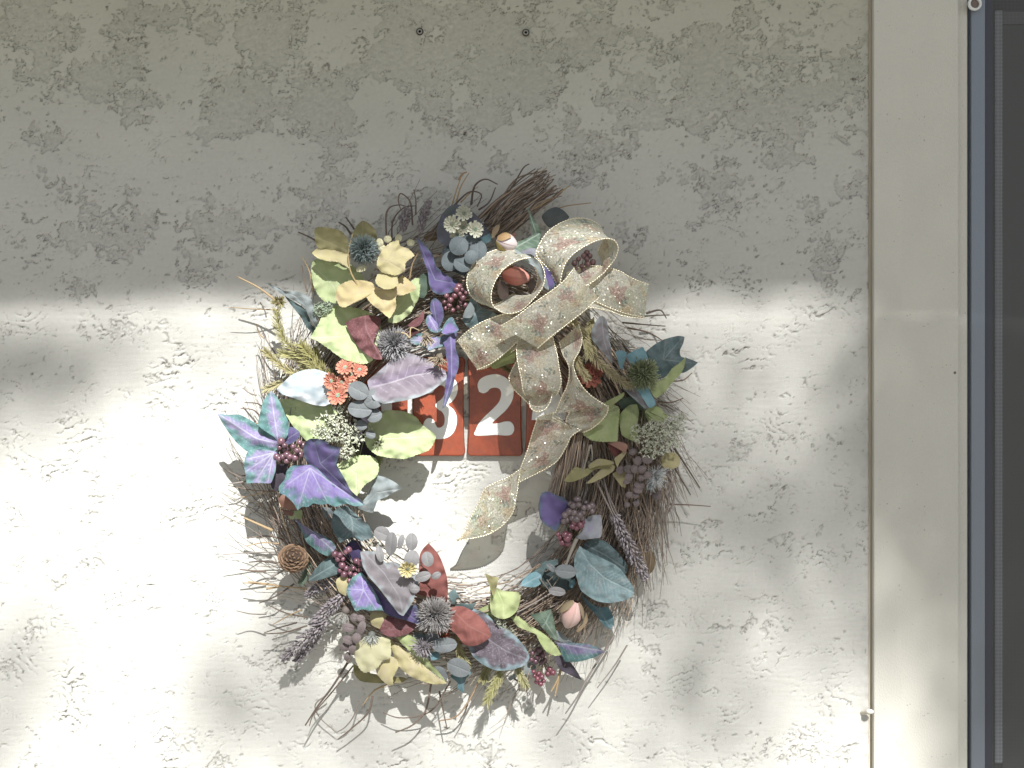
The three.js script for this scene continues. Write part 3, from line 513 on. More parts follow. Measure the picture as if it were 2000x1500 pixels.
function rosebud(x, y, z, rx, ry, rot, col, tip, sepal, o = {}) {
  const c = at(x, y, z), q = new THREE.Quaternion().setFromEuler(new THREE.Euler(o.tilt ?? 0.3, 0, -rot));
  const petal = (a0, a1, k, cc, lift) => { const b = new Buf(), w = V(); let pr = null;
    for (let j = 0; j <= 14; j++) { const f = j / 14, row = [], prof = Math.pow(Math.sin(Math.PI * clamp(f * 0.93 + 0.04)), 0.62) * (1 - 0.22 * f);
      for (let i = 0; i <= 12; i++) { const a = a0 + (a1 - a0) * i / 12, e = Math.abs(i / 6 - 1), kk = k + lift * f * f * (1 - e * e); w.set(Math.cos(a) * prof * rx * kk, (0.5 - f) * -2 * ry, Math.sin(a) * prof * rx * kk).multiplyScalar(S).applyQuaternion(q); row.push(b.v(c.x + w.x, c.y + w.y, c.z + w.z, mixc(cc, tip, sst(0.2, 1, f)).map(t => t * (1 - 0.25 * (e > 0.9 ? 1 : 0))))); }
      if (pr) for (let i = 0; i < 12; i++) b.q(pr[i], pr[i + 1], row[i + 1], row[i]); pr = row; } return b; };
  const m = part('rosebud', fin(petal(0, 6.2832, 0.93, col, 0)), thickLeaf, wreath, o.label);
  part('petal', fin(petal(0.1, 2.2, 1.0, col, 0.05)), thickLeaf, m); part('petal', fin(petal(1.6, 3.6, 1.05, mixc(col, tip, 0.4), 0.06)), thickLeaf, m);
  for (const [a, f, k] of sepal) { const b = new Buf(), w = V(); let pr = null;
    for (let j = 0; j <= 8; j++) { const t = j / 8, prof = Math.pow(Math.sin(Math.PI * clamp(t * f * 0.93 + 0.04)), 0.62) * 1.14, row = []; for (let i = -3; i <= 3; i++) { const an = a + i / 3 * 0.75 * (1 - t * t); w.set(Math.cos(an) * prof * rx, (0.5 - t * f) * -2 * ry, Math.sin(an) * prof * rx).multiplyScalar(S).applyQuaternion(q); row.push(b.v(c.x + w.x, c.y + w.y, c.z + w.z, k)); } if (pr) for (let i = 0; i < 6; i++) b.q(pr[i], pr[i + 1], row[i + 1], row[i]); pr = row; }
    part('sepal', fin(b), thickLeaf, m); }
  return m;
}
// ---------- ribbon ----------
const ribbonTex = (() => {
  const W = 1024, H = 256, cv = document.createElement('canvas'); cv.width = W; cv.height = H; const x = cv.getContext('2d');
  x.fillStyle = 'rgb(203,199,183)'; x.fillRect(0, 0, W, H);
  for (let k = 0; k < 60; k++) { const g = rnd(); x.fillStyle = g < 0.35 ? 'rgba(172,182,158,0.25)' : g < 0.7 ? 'rgba(208,172,124,0.22)' : 'rgba(222,216,190,0.3)'; x.beginPath(); x.ellipse(rr(0, W), rr(0, H), rr(20, 90), rr(15, 60), rr(0, 3), 0, 6.3); x.fill(); }
  const lobes = (cx, cy, R, rot, fill, line) => { x.save(); x.translate(cx, cy); x.rotate(rot); x.fillStyle = fill; x.strokeStyle = line; x.lineWidth = 2.2;
    for (let k = -2; k <= 2; k++) { const a = k * 0.78, l = R * (1 - 0.14 * Math.abs(k)); x.save(); x.rotate(a); x.beginPath(); x.moveTo(0, 0); x.bezierCurveTo(-l * 0.16, -l * 0.2, -l * 0.36, -l * 0.42, -l * 0.26, -l * 0.58); x.lineTo(-l * 0.16, -l * 0.62); x.lineTo(-l * 0.12, -l * 0.86); x.lineTo(0, -l); x.lineTo(l * 0.12, -l * 0.84); x.lineTo(l * 0.18, -l * 0.6); x.lineTo(l * 0.27, -l * 0.55); x.bezierCurveTo(l * 0.34, -l * 0.4, l * 0.15, -l * 0.2, 0, 0); x.fill();
      x.beginPath(); x.moveTo(0, 0); x.lineTo(0, -l * 0.92); for (let j = 1; j < 4; j++) { x.moveTo(0, -l * 0.22 * j); x.lineTo(-l * 0.16, -l * (0.22 * j + 0.13)); x.moveTo(0, -l * 0.22 * j); x.lineTo(l * 0.16, -l * (0.22 * j + 0.13)); } x.stroke(); x.restore(); }
    x.beginPath(); x.moveTo(0, 0); x.lineTo(0, R * 0.4); x.stroke(); x.restore(); };
  [[110, 165, 74, 0.6], [400, 95, 66, -2.2], [660, 170, 70, 2.6], [900, 110, 66, -0.8]].forEach(([a, b, r, t], k) => lobes(a, b, r * 1.55, t, ['rgba(150,112,104,0.42)', 'rgba(166,138,118,0.32)', 'rgba(146,110,106,0.40)'][k % 3], 'rgba(214,178,160,0.75)'));
  x.strokeStyle = 'rgba(140,104,88,0.6)'; x.lineWidth = 2; [[200, 60], [560, 120], [860, 210], [390, 220]].forEach(([a, b]) => { for (let k = 0; k < 7; k++) { x.beginPath(); x.moveTo(a, b); x.quadraticCurveTo(a + rr(-20, 20), b - 30, a + rr(-55, 55), b - rr(30, 75)); x.stroke(); } });
  [[180, 180, 0.4], [390, 40, 1.2], [570, 215, -0.5], [700, 30, 0.8], [860, 70, -1], [1000, 190, 0.2], [30, 50, 2]].forEach(([a, b, t]) => { x.save(); x.translate(a, b); x.rotate(t); x.fillStyle = 'rgba(98,116,114,0.5)'; for (let k = 0; k < 4; k++) { x.beginPath(); x.ellipse((k % 2 ? 1 : -1) * 11, k * 14 - 20, 15, 8, k % 2 ? -0.6 : 0.6, 0, 6.3); x.fill(); } x.restore(); });
  const im = x.getImageData(0, 0, W, H), d = im.data;
  for (let j = 0; j < H; j++) for (let i = 0; i < W; i++) { const o = (j * W + i) * 4, a = hash2(i >> 1, j >> 1), w = (i + j) % 3 === 0 ? -6 : 3, g = a > 0.94 ? 70 : a > 0.80 ? 26 : a < 0.2 ? -24 : (a - 0.5) * 16; for (let k = 0; k < 3; k++) d[o + k] = clamp(d[o + k] + g + w, 0, 255); }
  const t = new THREE.DataTexture(new Uint8Array(d.buffer ? d.buffer.slice(0) : d), W, H); t.colorSpace = THREE.SRGBColorSpace; t.wrapS = t.wrapT = THREE.RepeatWrapping; t.magFilter = THREE.LinearFilter; t.needsUpdate = true; return t;
})();
const spark = (i, j) => hash2((i >> 1) + 900, (j >> 1) + 77);
const sparkTex = noiseTexture(256, (i, j) => { const a = hash2(i >> 1, j >> 1) * 6.28, k = spark(i, j) > 0.90 ? 0.28 : 0.10; return [0.5 + Math.cos(a) * k, 0.5 + Math.sin(a) * k, 0.9]; });
const glitterTex = noiseTexture(256, (i, j) => { const g = spark(i, j) > 0.90; return [1, g ? 0.30 : 0.66, g ? 0.7 : 0.08]; });
sparkTex.repeat.set(1, 0.28); glitterTex.repeat.set(1, 0.28);
const ribbonMat = new THREE.MeshPhysicalMaterial({ map: ribbonTex, color: rgb(0.88, 0.88, 0.87), roughness: 1, metalness: 1, roughnessMap: glitterTex, metalnessMap: glitterTex, normalMap: sparkTex, normalScale: new THREE.Vector2(1, 1), transmission: 0.62, thickness: 0, side: THREE.DoubleSide });
const wireMat = std({ color: rgb(0.74, 0.68, 0.52), roughness: 0.28, metalness: 0.55 });
let ribU = 0;
function ribbon(name, A, B, o = {}) {                   // A and B: the two wired edges, [column, row, height]
  const tri = (a) => { const r = []; for (let k = 0; k < a.length; k += 3) r.push(V(a[k], a[k + 1], a[k + 2])); return r; };
  const ca = new THREE.CatmullRomCurve3(tri(A), false, 'centripetal'), cb = new THREE.CatmullRomCurve3(tri(B), false, 'centripetal');
  const n = o.n || 56, m = 12, b = new Buf(), ea = [], eb = [], id = (ribU += 0.137) * 40; let run = ribU, last = null;
  for (let k = 0; k <= n; k++) {
    const p = ca.getPoint(k / n), q = cb.getPoint(k / n);
    for (let j = 0; j <= m; j++) {
      const f = j / m, x = p.x + (q.x - p.x) * f, y = p.y + (q.y - p.y) * f, bulge = Math.sin(f * Math.PI);
      const z = p.z + (q.z - p.z) * f + bulge * (o.bulge ?? 1.5) + bulge * (o.wave ?? 1.6) * vn(k / n * 5 + id, f * 1.6 + id), w = at(x, y, z);
      if (j === 6) { if (last) run += last.distanceTo(w); last = w.clone(); }
      b.v(w.x, w.y, w.z, null, run / 0.15 + (o.u || 0), f * 0.96 + 0.02);
      if (j === 0) ea.push(w); if (j === m) eb.push(w);
    }
  }
  // along uv from the middle column for the whole row
  for (let k = 0; k <= n; k++) { const u = b.u[(k * (m + 1) + 6) * 2]; for (let j = 0; j <= m; j++) b.u[(k * (m + 1) + j) * 2] = u; }
  for (let k = 0; k < n; k++) for (let j = 0; j < m; j++) { const a = k * (m + 1) + j; b.q(a, a + 1, a + m + 2, a + m + 1); }
  const mesh = part(name, fin(b), ribbonMat, wreath, o.label);
  for (const e of [ea, eb]) { if (o.skip === e) continue; const c = new THREE.CatmullRomCurve3(e), len = c.getLength(), N = Math.max(20, Math.round(len / 0.0007)), t = new Buf(), pts = c.getSpacedPoints(N); t.tube(pts, f => 0.00062 + 0.00034 * Math.cos(f * len / 0.0028 * 6.2832), 0, 5); part('wire_edge', fin(t), wireMat, mesh); }
  return mesh;
}
// ---------- twig base ----------
{
  const browns = [[0.18, 0.132, 0.10], [0.22, 0.158, 0.112], [0.15, 0.112, 0.09], [0.28, 0.198, 0.13], [0.35, 0.25, 0.16], [0.22, 0.185, 0.16], [0.44, 0.32, 0.195]];
  const pick = (t) => browns[Math.floor(t * t * browns.length * 0.999)].map((q, j, c) => (q + ((c[0] + c[1] + c[2]) / 3 - q) * 0.24) * 1.12).map(((k) => (c) => c * k)(rr(0.7, 1.3)));  // greyed and paled, so veiling haze is part of the twig colour
  const path = (a0, r0, span, flare, z0, z1, wob) => {  // runs clockwise round the ring and flares outward
    const pts = [], n = 7, ph = rr(0, 6.3);
    for (let k = 0; k <= n; k++) { const f = k / n, a = a0 + span * f, r = r0 + flare * f * f + wob * Math.sin(f * 5 + ph) * f; pts.push(at(905 + Math.sin(a) * r + rr(-1, 1) * wob * 0.42 * (k > 0), 897 - Math.cos(a) * r * 1.06 + rr(-1, 1) * wob * 0.42 * (k > 0), Math.max(3, z0 + (z1 - z0) * f + 2 * Math.sin(f * 7 + ph)))); }
    return pts;
  };
  const base = new Buf();
  for (let k = 0; k < 1150; k++) {                     // the bound ring itself
    const a0 = rr(0, 6.283), s = rr(-1, 1) , r = 298 + s * 82 * Math.sqrt(rnd() + 0.08), dz = Math.sqrt(Math.max(0, 1 - ((r - 298) / 92) ** 2));
    base.tube(path(a0, r, rr(0.35, 0.8), rr(-18, 34), 25 + rr(-18, 20) * dz, 25 + rr(-18, 20) * dz, rr(2, 9)), rr(0.75, 1.75) * S, 0.5 * S, 5, pick(rnd()));
  }
  // tufts that leave the ring: angle, spread, radius, length, flare, count
  const tuft = (a, da, r, dr, len, flare, n, z, dk = 0.8) => { for (let k = 0; k < n; k++) { const q = rr(-1, 1); base.tube(path(a + rr(-da, da), r + q * dr, rr(0.45, 1) * len / r, flare * rr(0.2, 1.3), z + rr(-12, 14), z + rr(-16, 16), rr(3, 20)), rr(0.6, 1.35) * S, 0.4 * S, 5, pick(rnd() * dk)); } };
  tuft(-0.30, 0.18, 380, 40, 170, 70, 34, 26, 0.6); tuft(0.95, 0.22, 345, 40, 210, 80, 60, 24, 0.75); tuft(1.35, 0.4, 322, 60, 230, 70, 240, 28); tuft(1.75, 0.35, 315, 64, 220, 62, 240, 28); tuft(1.95, 0.3, 322, 60, 180, 75, 130, 26, 1); tuft(2.5, 0.35, 306, 56, 150, 60, 90, 24, 1); tuft(2.2, 0.3, 310, 50, 220, 95, 60, 22);
  tuft(3.0, 0.5, 340, 50, 190, 90, 40, 20, 0.7); tuft(4.0, 0.3, 340, 50, 200, 110, 36, 18, 0.8); tuft(4.45, 0.3, 345, 40, 190, 80, 60, 18, 0.6); tuft(4.9, 0.25, 350, 40, 200, 70, 40, 18, 0.6);
  for (let k = 0; k < 90; k++) { const x = 1096 + 50 * rnd(), q = rr(-14, 14); base.tube([at(x + 12, 812 + rr(-20, 30), 34 + rr(-8, 10)), at(x + q * 0.3 + 4, 868, 42 + rr(-10, 8)), at(x + q * 0.7 - 6, 925, 40 + rr(-10, 8)), at(x + q - 18, 985 + rr(-30, 30), 32 + rr(-12, 12))], rr(1.0, 2.0) * S, 0.7 * S, 5, pick(rnd() * 0.9)); }
  const m = part('twig_ring', fin(base), woodMat, wreath); m.userData.kind = 'stuff';
  // single twigs and straws that stand out
  const straw = [0.36, 0.265, 0.155], brown = [0.16, 0.12, 0.095], grey = [0.23, 0.20, 0.18], dark = [0.11, 0.085, 0.07];
  const tw = (c, w, ...p) => { const b = new Buf(); b.tube(curve(p, 18), w * S, w * 0.55 * S, 6, c); part('twig', fin(b), woodMat, wreath); };
  tw(straw, 2.4, [540, 588, 34], [505, 562, 38], [465, 541, 42]); tw(straw, 3.0, [532, 1036, 34], [505, 1024, 38], [476, 1011, 42]); tw(straw, 2.2, [520, 1150, 22], [545, 1145, 20], [484, 1136, 26]);
  tw(straw, 1.8, [612, 570, 34], [604, 530, 36], [590, 502, 40]); tw(brown, 1.7, [600, 570, 30], [594, 545, 32], [590, 518, 34]); tw(dark, 2.2, [632, 482, 30], [610, 466, 34], [582, 453, 36]); tw(dark, 2.4, [686, 458, 32], [674, 442, 34], [661, 434, 36]); tw(dark, 2.0, [692, 448, 30], [684, 436, 33], [675, 424, 36]);
  tw(brown, 1.8, [755, 465, 30], [755, 415, 34], [765, 403, 36], [790, 402, 34], [806, 420, 32]); tw(brown, 1.8, [806, 440, 30], [800, 392, 34], [782, 378, 36], [778, 392, 34], [783, 410, 33]); tw(brown, 1.6, [812, 420, 30], [812, 390, 34], [808, 370, 36]); tw(dark, 1.7, [765, 470, 30], [768, 430, 34], [790, 405, 36], [812, 402, 34]);
  tw(straw, 1.6, [880, 410, 32], [892, 370, 36], [902, 342, 40]); tw(straw, 1.6, [890, 400, 32], [900, 365, 36], [916, 338, 38]); tw(straw, 1.5, [900, 395, 30], [920, 375, 33], [934, 364, 36]); tw([0.3, 0.2, 0.12], 2.2, [896, 352, 38], [903, 340, 40], [912, 336, 41]);
  tw(dark, 2.0, [845, 452, 32], [890, 398, 36], [920, 374, 38], [940, 380, 36], [932, 404, 32]); tw(dark, 2.2, [920, 400, 30], [928, 362, 36], [948, 350, 40], [972, 360, 38]); tw(dark, 1.8, [990, 380, 34], [1008, 352, 40], [1024, 326, 44], [1034, 320, 45]); tw(dark, 1.8, [935, 410, 30], [955, 395, 33], [968, 366, 36]);
  for (let k = 0; k < 54; k++) { const q = rr(-1, 1), w = rr(0.9, 2.1), s = rnd(); tw(pick(rnd() * 0.8), w, [945 + q * 24 + s * 30, 448 + q * 22 + rr(-6, 6), 24 + rr(-8, 8)], [1000 + q * 26, 408 + q * 26 + rr(-8, 8), 30 + rr(-8, 8)], [1045 + q * 20 + rr(-18, 18), 374 + q * 28 + rr(-7, 7), 34 + rr(-8, 8)], [1078 + q * 22 + rr(-22, 14), 352 + q * 26 + rr(-6, 6), 38 + rr(-8, 8)]); }
  tw(straw, 2.0, [1040, 410, 34], [1080, 385, 38], [1112, 363, 42]); tw([0.3, 0.22, 0.14], 1.6, [1060, 420, 30], [1100, 404, 33], [1155, 396, 36]);
  // right side: loose ends by the wall
  tw(dark, 2.2, [1262, 612, 20], [1290, 606, 24], [1302, 622, 26]); tw(dark, 1.8, [1250, 618, 20], [1280, 616, 24], [1308, 615, 26]); tw(dark, 1.8, [1215, 630, 24], [1260, 634, 26], [1300, 637, 28]); tw(brown, 2.0, [1225, 640, 24], [1268, 650, 26], [1298, 668, 28]);
  tw(grey, 3.0, [1306, 918, 30], [1308, 960, 30], [1300, 1010, 28], [1306, 1070, 26]); tw(grey, 3.2, [1300, 920, 32], [1316, 950, 32], [1314, 985, 30], [1302, 1005, 28]); tw(dark, 2.2, [1318, 876, 34], [1345, 918, 34], [1367, 953, 34]); tw(dark, 2.0, [1318, 915, 30], [1336, 945, 30], [1349, 967, 30]); tw(brown, 1.6, [1308, 985, 22], [1345, 986, 22], [1388, 989, 24]);
  tw(brown, 1.8, [1284, 784, 28], [1310, 786, 30], [1334, 778, 32]); tw(brown, 1.5, [1290, 790, 26], [1305, 795, 26], [1315, 802, 28]); tw([0.25, 0.18, 0.12], 1.5, [1310, 745, 26], [1335, 742, 28], [1352, 728, 30]);
  tw(grey, 2.4, [1200, 1240, 24], [1150, 1320, 26], [1128, 1360, 30], [1104, 1394, 34]); tw(grey, 1.8, [1225, 1260, 22], [1200, 1300, 24], [1166, 1344, 30]); tw(straw, 3.0, [1096, 1306, 28], [1088, 1330, 30], [1076, 1351, 32]); tw(straw, 3.0, [1094, 1312, 26], [1088, 1340, 28], [1084, 1360, 30]);
  // below and left: long curved ends
  tw(dark, 2.4, [684, 1286, 26], [650, 1340, 28], [620, 1380, 30], [596, 1417, 34]); tw(brown, 1.6, [690, 1300, 22], [650, 1350, 20], [612, 1396, 18], [604, 1418, 14]); tw(grey, 1.5, [640, 1356, 14], [616, 1376, 14], [622, 1398, 12], [656, 1430, 10]); tw(brown, 2.0, [728, 1360, 24], [720, 1390, 24], [690, 1420, 22], [660, 1444, 20]);
  tw(grey, 1.6, [700, 1370, 18], [690, 1400, 16], [672, 1422, 14], [658, 1430, 12]); tw(straw, 2.0, [760, 1335, 26], [730, 1350, 26], [708, 1378, 24]); tw(brown, 2.2, [842, 1336, 24], [830, 1390, 26], [806, 1416, 28], [772, 1431, 30]); tw(dark, 1.8, [858, 1350, 20], [866, 1390, 22], [873, 1422, 24]); tw(brown, 1.6, [880, 1330, 24], [840, 1390, 22], [780, 1402, 20], [748, 1392, 18]);
  tw([0.28, 0.2, 0.13], 2.2, [940, 1320, 26], [915, 1370, 26], [890, 1400, 24], [858, 1408, 22]); tw(dark, 1.8, [918, 1358, 20], [908, 1390, 22], [895, 1412, 24]); tw(dark, 1.8, [1005, 1326, 24], [1025, 1340, 24], [1031, 1360, 24]);
  [[560, 1056, 485, 1050], [545, 1062, 482, 1066], [600, 1080, 435, 1083], [540, 1100, 486, 1098], [520, 1116, 468, 1112], [600, 1150, 475, 1138], [560, 1110, 518, 1136], [575, 1140, 506, 1178], [600, 1205, 525, 1182], [590, 1190, 532, 1220], [520, 1200, 462, 1193], [580, 1216, 516, 1236], [600, 1222, 514, 1238], [515, 660, 500, 632], [545, 700, 512, 650], [560, 690, 598, 660], [520, 620, 508, 590], [545, 605, 450, 600], [500, 772, 474, 758], [520, 800, 478, 786], [508, 812, 470, 798], [505, 826, 460, 822], [480, 940, 446, 945], [485, 925, 462, 924], [560, 960, 445, 948], [590, 940, 470, 972]].forEach(([a, b, c, d], k) => tw([brown, straw, grey, dark][k % 4], rr(1.3, 2.1), [a, b, 22 + rr(-6, 10)], [(a + c) / 2 + rr(-5, 5), (b + d) / 2 + rr(-6, 6), 24], [c, d, 26 + rr(-8, 8)]));
  tw(straw, 1.8, [800, 545, 36], [806, 515, 40], [818, 492, 42]); tw([0.33, 0.25, 0.13], 1.9, [700, 560, 62], [684, 528, 66], [681, 490, 66], [690, 455, 62]); tw([0.34, 0.27, 0.16], 1.8, [748, 648, 60], [792, 652, 66], [800, 660, 66], [803, 640, 64], [818, 645, 60]);
  [[895, 1172], [912, 1179]].forEach(([x, y]) => { const b = new Buf(); b.tube([at(x, y - 6, 30), at(x, y, 44)], 5.5 * S, 5 * S, 10, [0.27, 0.25, 0.22]); part('stub', fin(b), woodMat, wreath); });
  tw([0.22, 0.20, 0.17], 4.5, [1126, 1052, 52], [1116, 1076, 54], [1106, 1102, 54]); tw([0.20, 0.17, 0.15], 2.8, [1150, 900, 44], [1170, 950, 48], [1200, 1012, 52]); tw([0.20, 0.17, 0.15], 2.8, [1158, 905, 40], [1185, 960, 44], [1212, 1020, 48]); tw([0.24, 0.21, 0.17], 2.4, [1152, 870, 52], [1146, 895, 56], [1136, 926, 60]); tw([0.24, 0.21, 0.17], 2.2, [1154, 868, 52], [1157, 888, 54], [1156, 900, 56]);
}

// ---------- leaves, upper left ----------
leaf('leaf', 'olive', 58, [0.05, -0.14], 2, [614, 448, 626, 443, 644, 445, 664, 450, 678, 464, 682, 482, 683, 500, 660, 494, 636, 490, 618, 480], { jag: 1.2, mid: [616, 462, 684, 492] });  // upper half of the folded yellow leaf, its shade put into olive
leaf('leaf', 'yellow', 60, [0.05, 0.34], 2, [609, 494, 618, 486, 630, 484, 650, 488, 672, 494, 684, 498, 682, 524, 660, 512, 640, 510, 620, 504], { jag: 1.2 });
leaf('leaf', 'olive', 55, [0, -0.05], 3, [688, 462, 696, 442, 708, 431, 720, 436, 732, 448, 736, 464, 730, 505, 690, 505], { mid: [708, 431, 710, 505] });
leaf('leaf', 'green', 46, [0.06, 0.12], 3, [608, 534, 610, 512, 630, 500, 660, 505, 690, 520, 712, 548, 690, 575, 662, 592, 644, 591, 632, 588, 620, 574, 612, 556], { jag: 1.4, mid: [610, 520, 650, 555, 668, 590], label: 'pale green toothed leaf under the yellow leaves' });
leaf('lobed_leaf', 'gold', 68, [0.0, 0.22], 5, [656, 572, 660, 560, 672, 552, 690, 547, 712, 548, 726, 552, 734, 560, 750, 565, 768, 566, 775, 562, 786, 538, 800, 548, 814, 564, 800, 572, 786, 577, 774, 577, 773, 588, 774, 598, 770, 608, 761, 622, 744, 608, 726, 594, 718, 584, 714, 580, 704, 586, 688, 593, 674, 600, 664, 598, 657, 586], { c: [736, 567], ribs: [664, 580, 758, 612, 806, 562], jag: 1.2, label: 'butter yellow three lobed leaf, widest of the upper left' });
leaf('lobed_leaf', 'yellow', 74, [-0.02, 0.10], 4, [736, 520, 738, 504, 748, 486, 762, 474, 778, 469, 782, 480, 798, 486, 810, 499, 798, 508, 792, 514, 790, 530, 772, 538, 762, 536, 746, 532], { c: [758, 510], ribs: [776, 474, 806, 499, 788, 528, 742, 508], jag: 1.1 });
leaf('leaf', 'yellow', 78, [0.0, 0.42], 3, [738, 534, 750, 530, 772, 534, 778, 553, 768, 563, 752, 565, 738, 558, 733, 549], { jag: 1.0 });
leaf('leaf', 'green', 50, [0.08, 0.06], 3, [758, 628, 770, 631, 780, 628, 800, 614, 808, 600, 818, 582, 820, 568, 822, 545, 812, 543, 800, 552, 780, 574, 770, 590, 760, 605], { jag: 1.3, mid: [765, 620, 815, 550] });
leaf('leaf', 'green', 57, [-0.02, 0.20], 4, [606, 660, 614, 646, 622, 632, 630, 616, 654, 596, 676, 598, 712, 606, 740, 624, 744, 650, 738, 680, 730, 700, 722, 708, 708, 711, 692, 708, 668, 700, 640, 680, 620, 666], { c: [678, 652], mid: [610, 660, 680, 655, 725, 706], jag: 1.5, label: 'large pale green leaf behind the magenta leaf' });
leaf('leaf', 'red', 70, [-0.10, 0.16], 3, [675, 630, 690, 622, 716, 616, 738, 618, 744, 628, 736, 652, 730, 668, 744, 688, 746, 702, 728, 700, 704, 682, 688, 660, 680, 644], { c: [712, 650], mid: [712, 617, 716, 645, 744, 700], fold: -0.35, label: 'folded magenta leaf on the pale green leaf' });
leaf('leaf', 'greyblue', 54, [-0.05, -0.12], 4, [518, 552, 544, 562, 556, 568, 580, 569, 600, 577, 609, 586, 614, 606, 620, 630, 617, 640, 608, 628, 606, 612, 592, 598, 576, 588, 552, 576, 532, 562], { c: [586, 584], mid: [518, 552, 580, 580, 617, 638] });
leaf('leaf', 'deep', 46, [-0.05, -0.2], 2, [556, 578, 576, 590, 594, 602, 604, 616, 606, 632, 616, 642, 610, 650, 598, 638, 588, 620, 572, 600], {});
leaf('leaf', 'bluewhite', 62, [0.02, 0.16], 5, [540, 760, 552, 748, 570, 732, 592, 723, 616, 721, 638, 728, 652, 734, 650, 750, 648, 770, 652, 786, 634, 793, 610, 790, 580, 780, 552, 770], { mid: [540, 760, 590, 752, 650, 752], fold: -0.16, veins: 0, label: 'pale blue white oval leaf beside the orange flowers' });
leaf('leaf', 'mauve', 72, [-0.02, 0.12], 6, [718, 744, 734, 730, 752, 714, 768, 698, 784, 690, 800, 690, 820, 696, 840, 704, 860, 718, 879, 730, 872, 740, 856, 754, 840, 766, 816, 776, 792, 782, 768, 786, 748, 788, 730, 780, 722, 762], { mid: [726, 757, 770, 745, 805, 733, 840, 728, 879, 730], fold: 0.12, fold2: 0.02, vs: 17, label: 'large lilac grey leaf with pale veins above the number 3' });
leaf('leaf', 'green', 44, [0.02, 0.05], 3, [546, 780, 580, 780, 640, 788, 660, 810, 650, 840, 620, 866, 600, 862, 575, 836, 556, 806], { mid: [550, 782, 640, 850] });
leaf('leaf', 'green', 46, [-0.03, 0.14], 4, [712, 852, 726, 815, 752, 802, 788, 803, 812, 814, 824, 829, 850, 850, 845, 870, 836, 880, 816, 888, 790, 896, 760, 894, 735, 888, 718, 874], { mid: [716, 858, 780, 855, 850, 852], jag: 1.4, label: 'pale green toothed leaf left of the number tiles' });
leaf('leaf', 'green', 50, [0.0, 0.14], 4, [652, 912, 672, 898, 700, 890, 722, 890, 736, 898, 740, 916, 734, 932, 712, 948, 696, 970, 686, 964, 678, 952, 664, 930], { mid: [668, 905, 696, 925, 697, 968], jag: 1.3 });
leaf('leaf', 'greyblue', 42, [0.05, -0.05], 4, [732, 928, 752, 932, 772, 942, 786, 954, 768, 962, 756, 970, 738, 978, 732, 992, 728, 1002, 712, 998, 698, 992, 708, 980, 718, 966, 726, 948], { c: [734, 960], mid: [704, 994, 735, 962, 784, 954], label: 'pale blue pointed leaf at the left of the wreath opening' });
// ivy leaves at the left
leaf('ivy_leaf', 'ivyteal', 58, [-0.04, 0.05], 3, [424, 807, 442, 810, 468, 810, 488, 820, 504, 830, 524, 846, 540, 856, 546, 868, 541, 878, 530, 884, 510, 882, 484, 882, 470, 872, 458, 860, 446, 844, 434, 826], { c: [500, 856], ribs: [424, 807, 546, 868], fold: -0.25, label: 'teal and violet ivy lobe pointing left from the wreath' });
leaf('ivy_leaf', 'ivyteal', 60, [-0.05, 0.12], 4, [486, 880, 508, 876, 530, 880, 545, 884, 540, 900, 538, 920, 530, 942, 520, 944, 500, 943, 482, 944, 480, 930, 477, 912, 478, 896], { c: [534, 884], ribs: [500, 940, 482, 920, 524, 940, 486, 896], fold: 0.06 });
leaf('ivy_leaf', 'ivyteal', 58, [-0.12, 0.06], 4, [528, 764, 514, 784, 508, 806, 504, 828, 512, 838, 524, 846, 536, 854, 544, 864, 552, 862, 562, 850, 564, 826, 558, 812, 550, 792, 540, 774], { c: [538, 828], ribs: [528, 764, 544, 864], fold: 0.1, label: 'teal and violet ivy lobe standing up beside the blue white leaf' });
leaf('ivy_leaf', 'violet', 56, [0.05, 0.02], 2, [548, 864, 556, 844, 565, 834, 576, 836, 586, 846, 580, 860, 564, 868], { mid: [550, 864, 582, 844] });
leaf('ivy_leaf', 'ivy', 69, [0.06, 0.26], 4, [614, 910, 600, 908, 586, 908, 570, 910, 560, 920, 556, 936, 545, 950, 546, 962, 560, 970, 574, 984, 581, 997, 590, 990, 602, 990, 612, 983, 626, 986, 640, 984, 654, 990, 668, 986, 678, 984, 694, 989, 712, 986, 690, 974, 665, 960, 640, 935], { c: [606, 914], ribs: [581, 995, 640, 982, 708, 986, 556, 950], fold: 0.05, label: 'large violet ivy leaf with teal tips, left of the opening' });
leaf('ivy_leaf', 'violet', 69, [0.22, -0.20], 2, [606, 914, 596, 896, 592, 880, 596, 864, 606, 857, 620, 857, 636, 862, 646, 870, 665, 874, 660, 898, 658, 908, 676, 940, 684, 956, 700, 972, 712, 986, 690, 974, 665, 960, 640, 935], { c: [626, 905], ribs: [612, 860, 662, 876, 708, 984], fold: 0.04 });  // upper half of the same ivy leaf, turned-away shade painted as darker violet
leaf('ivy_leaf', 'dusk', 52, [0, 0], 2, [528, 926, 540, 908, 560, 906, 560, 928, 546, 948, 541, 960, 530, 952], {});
leaf('leaf', 'peach', 44, [0, -0.2], 4, [544, 976, 552, 966, 566, 972, 580, 984, 582, 996, 564, 996, 550, 990], { k: 0.8 });
leaf('leaf', 'peach', 40, [0, 0.1], 2, [550, 994, 566, 998, 582, 1000, 570, 1008, 556, 1004], { k: 0.6 });
leaf('leaf', 'green', 40, [0, 0], 2, [560, 1000, 590, 996, 590, 1012, 568, 1014], { k: 0.7 });

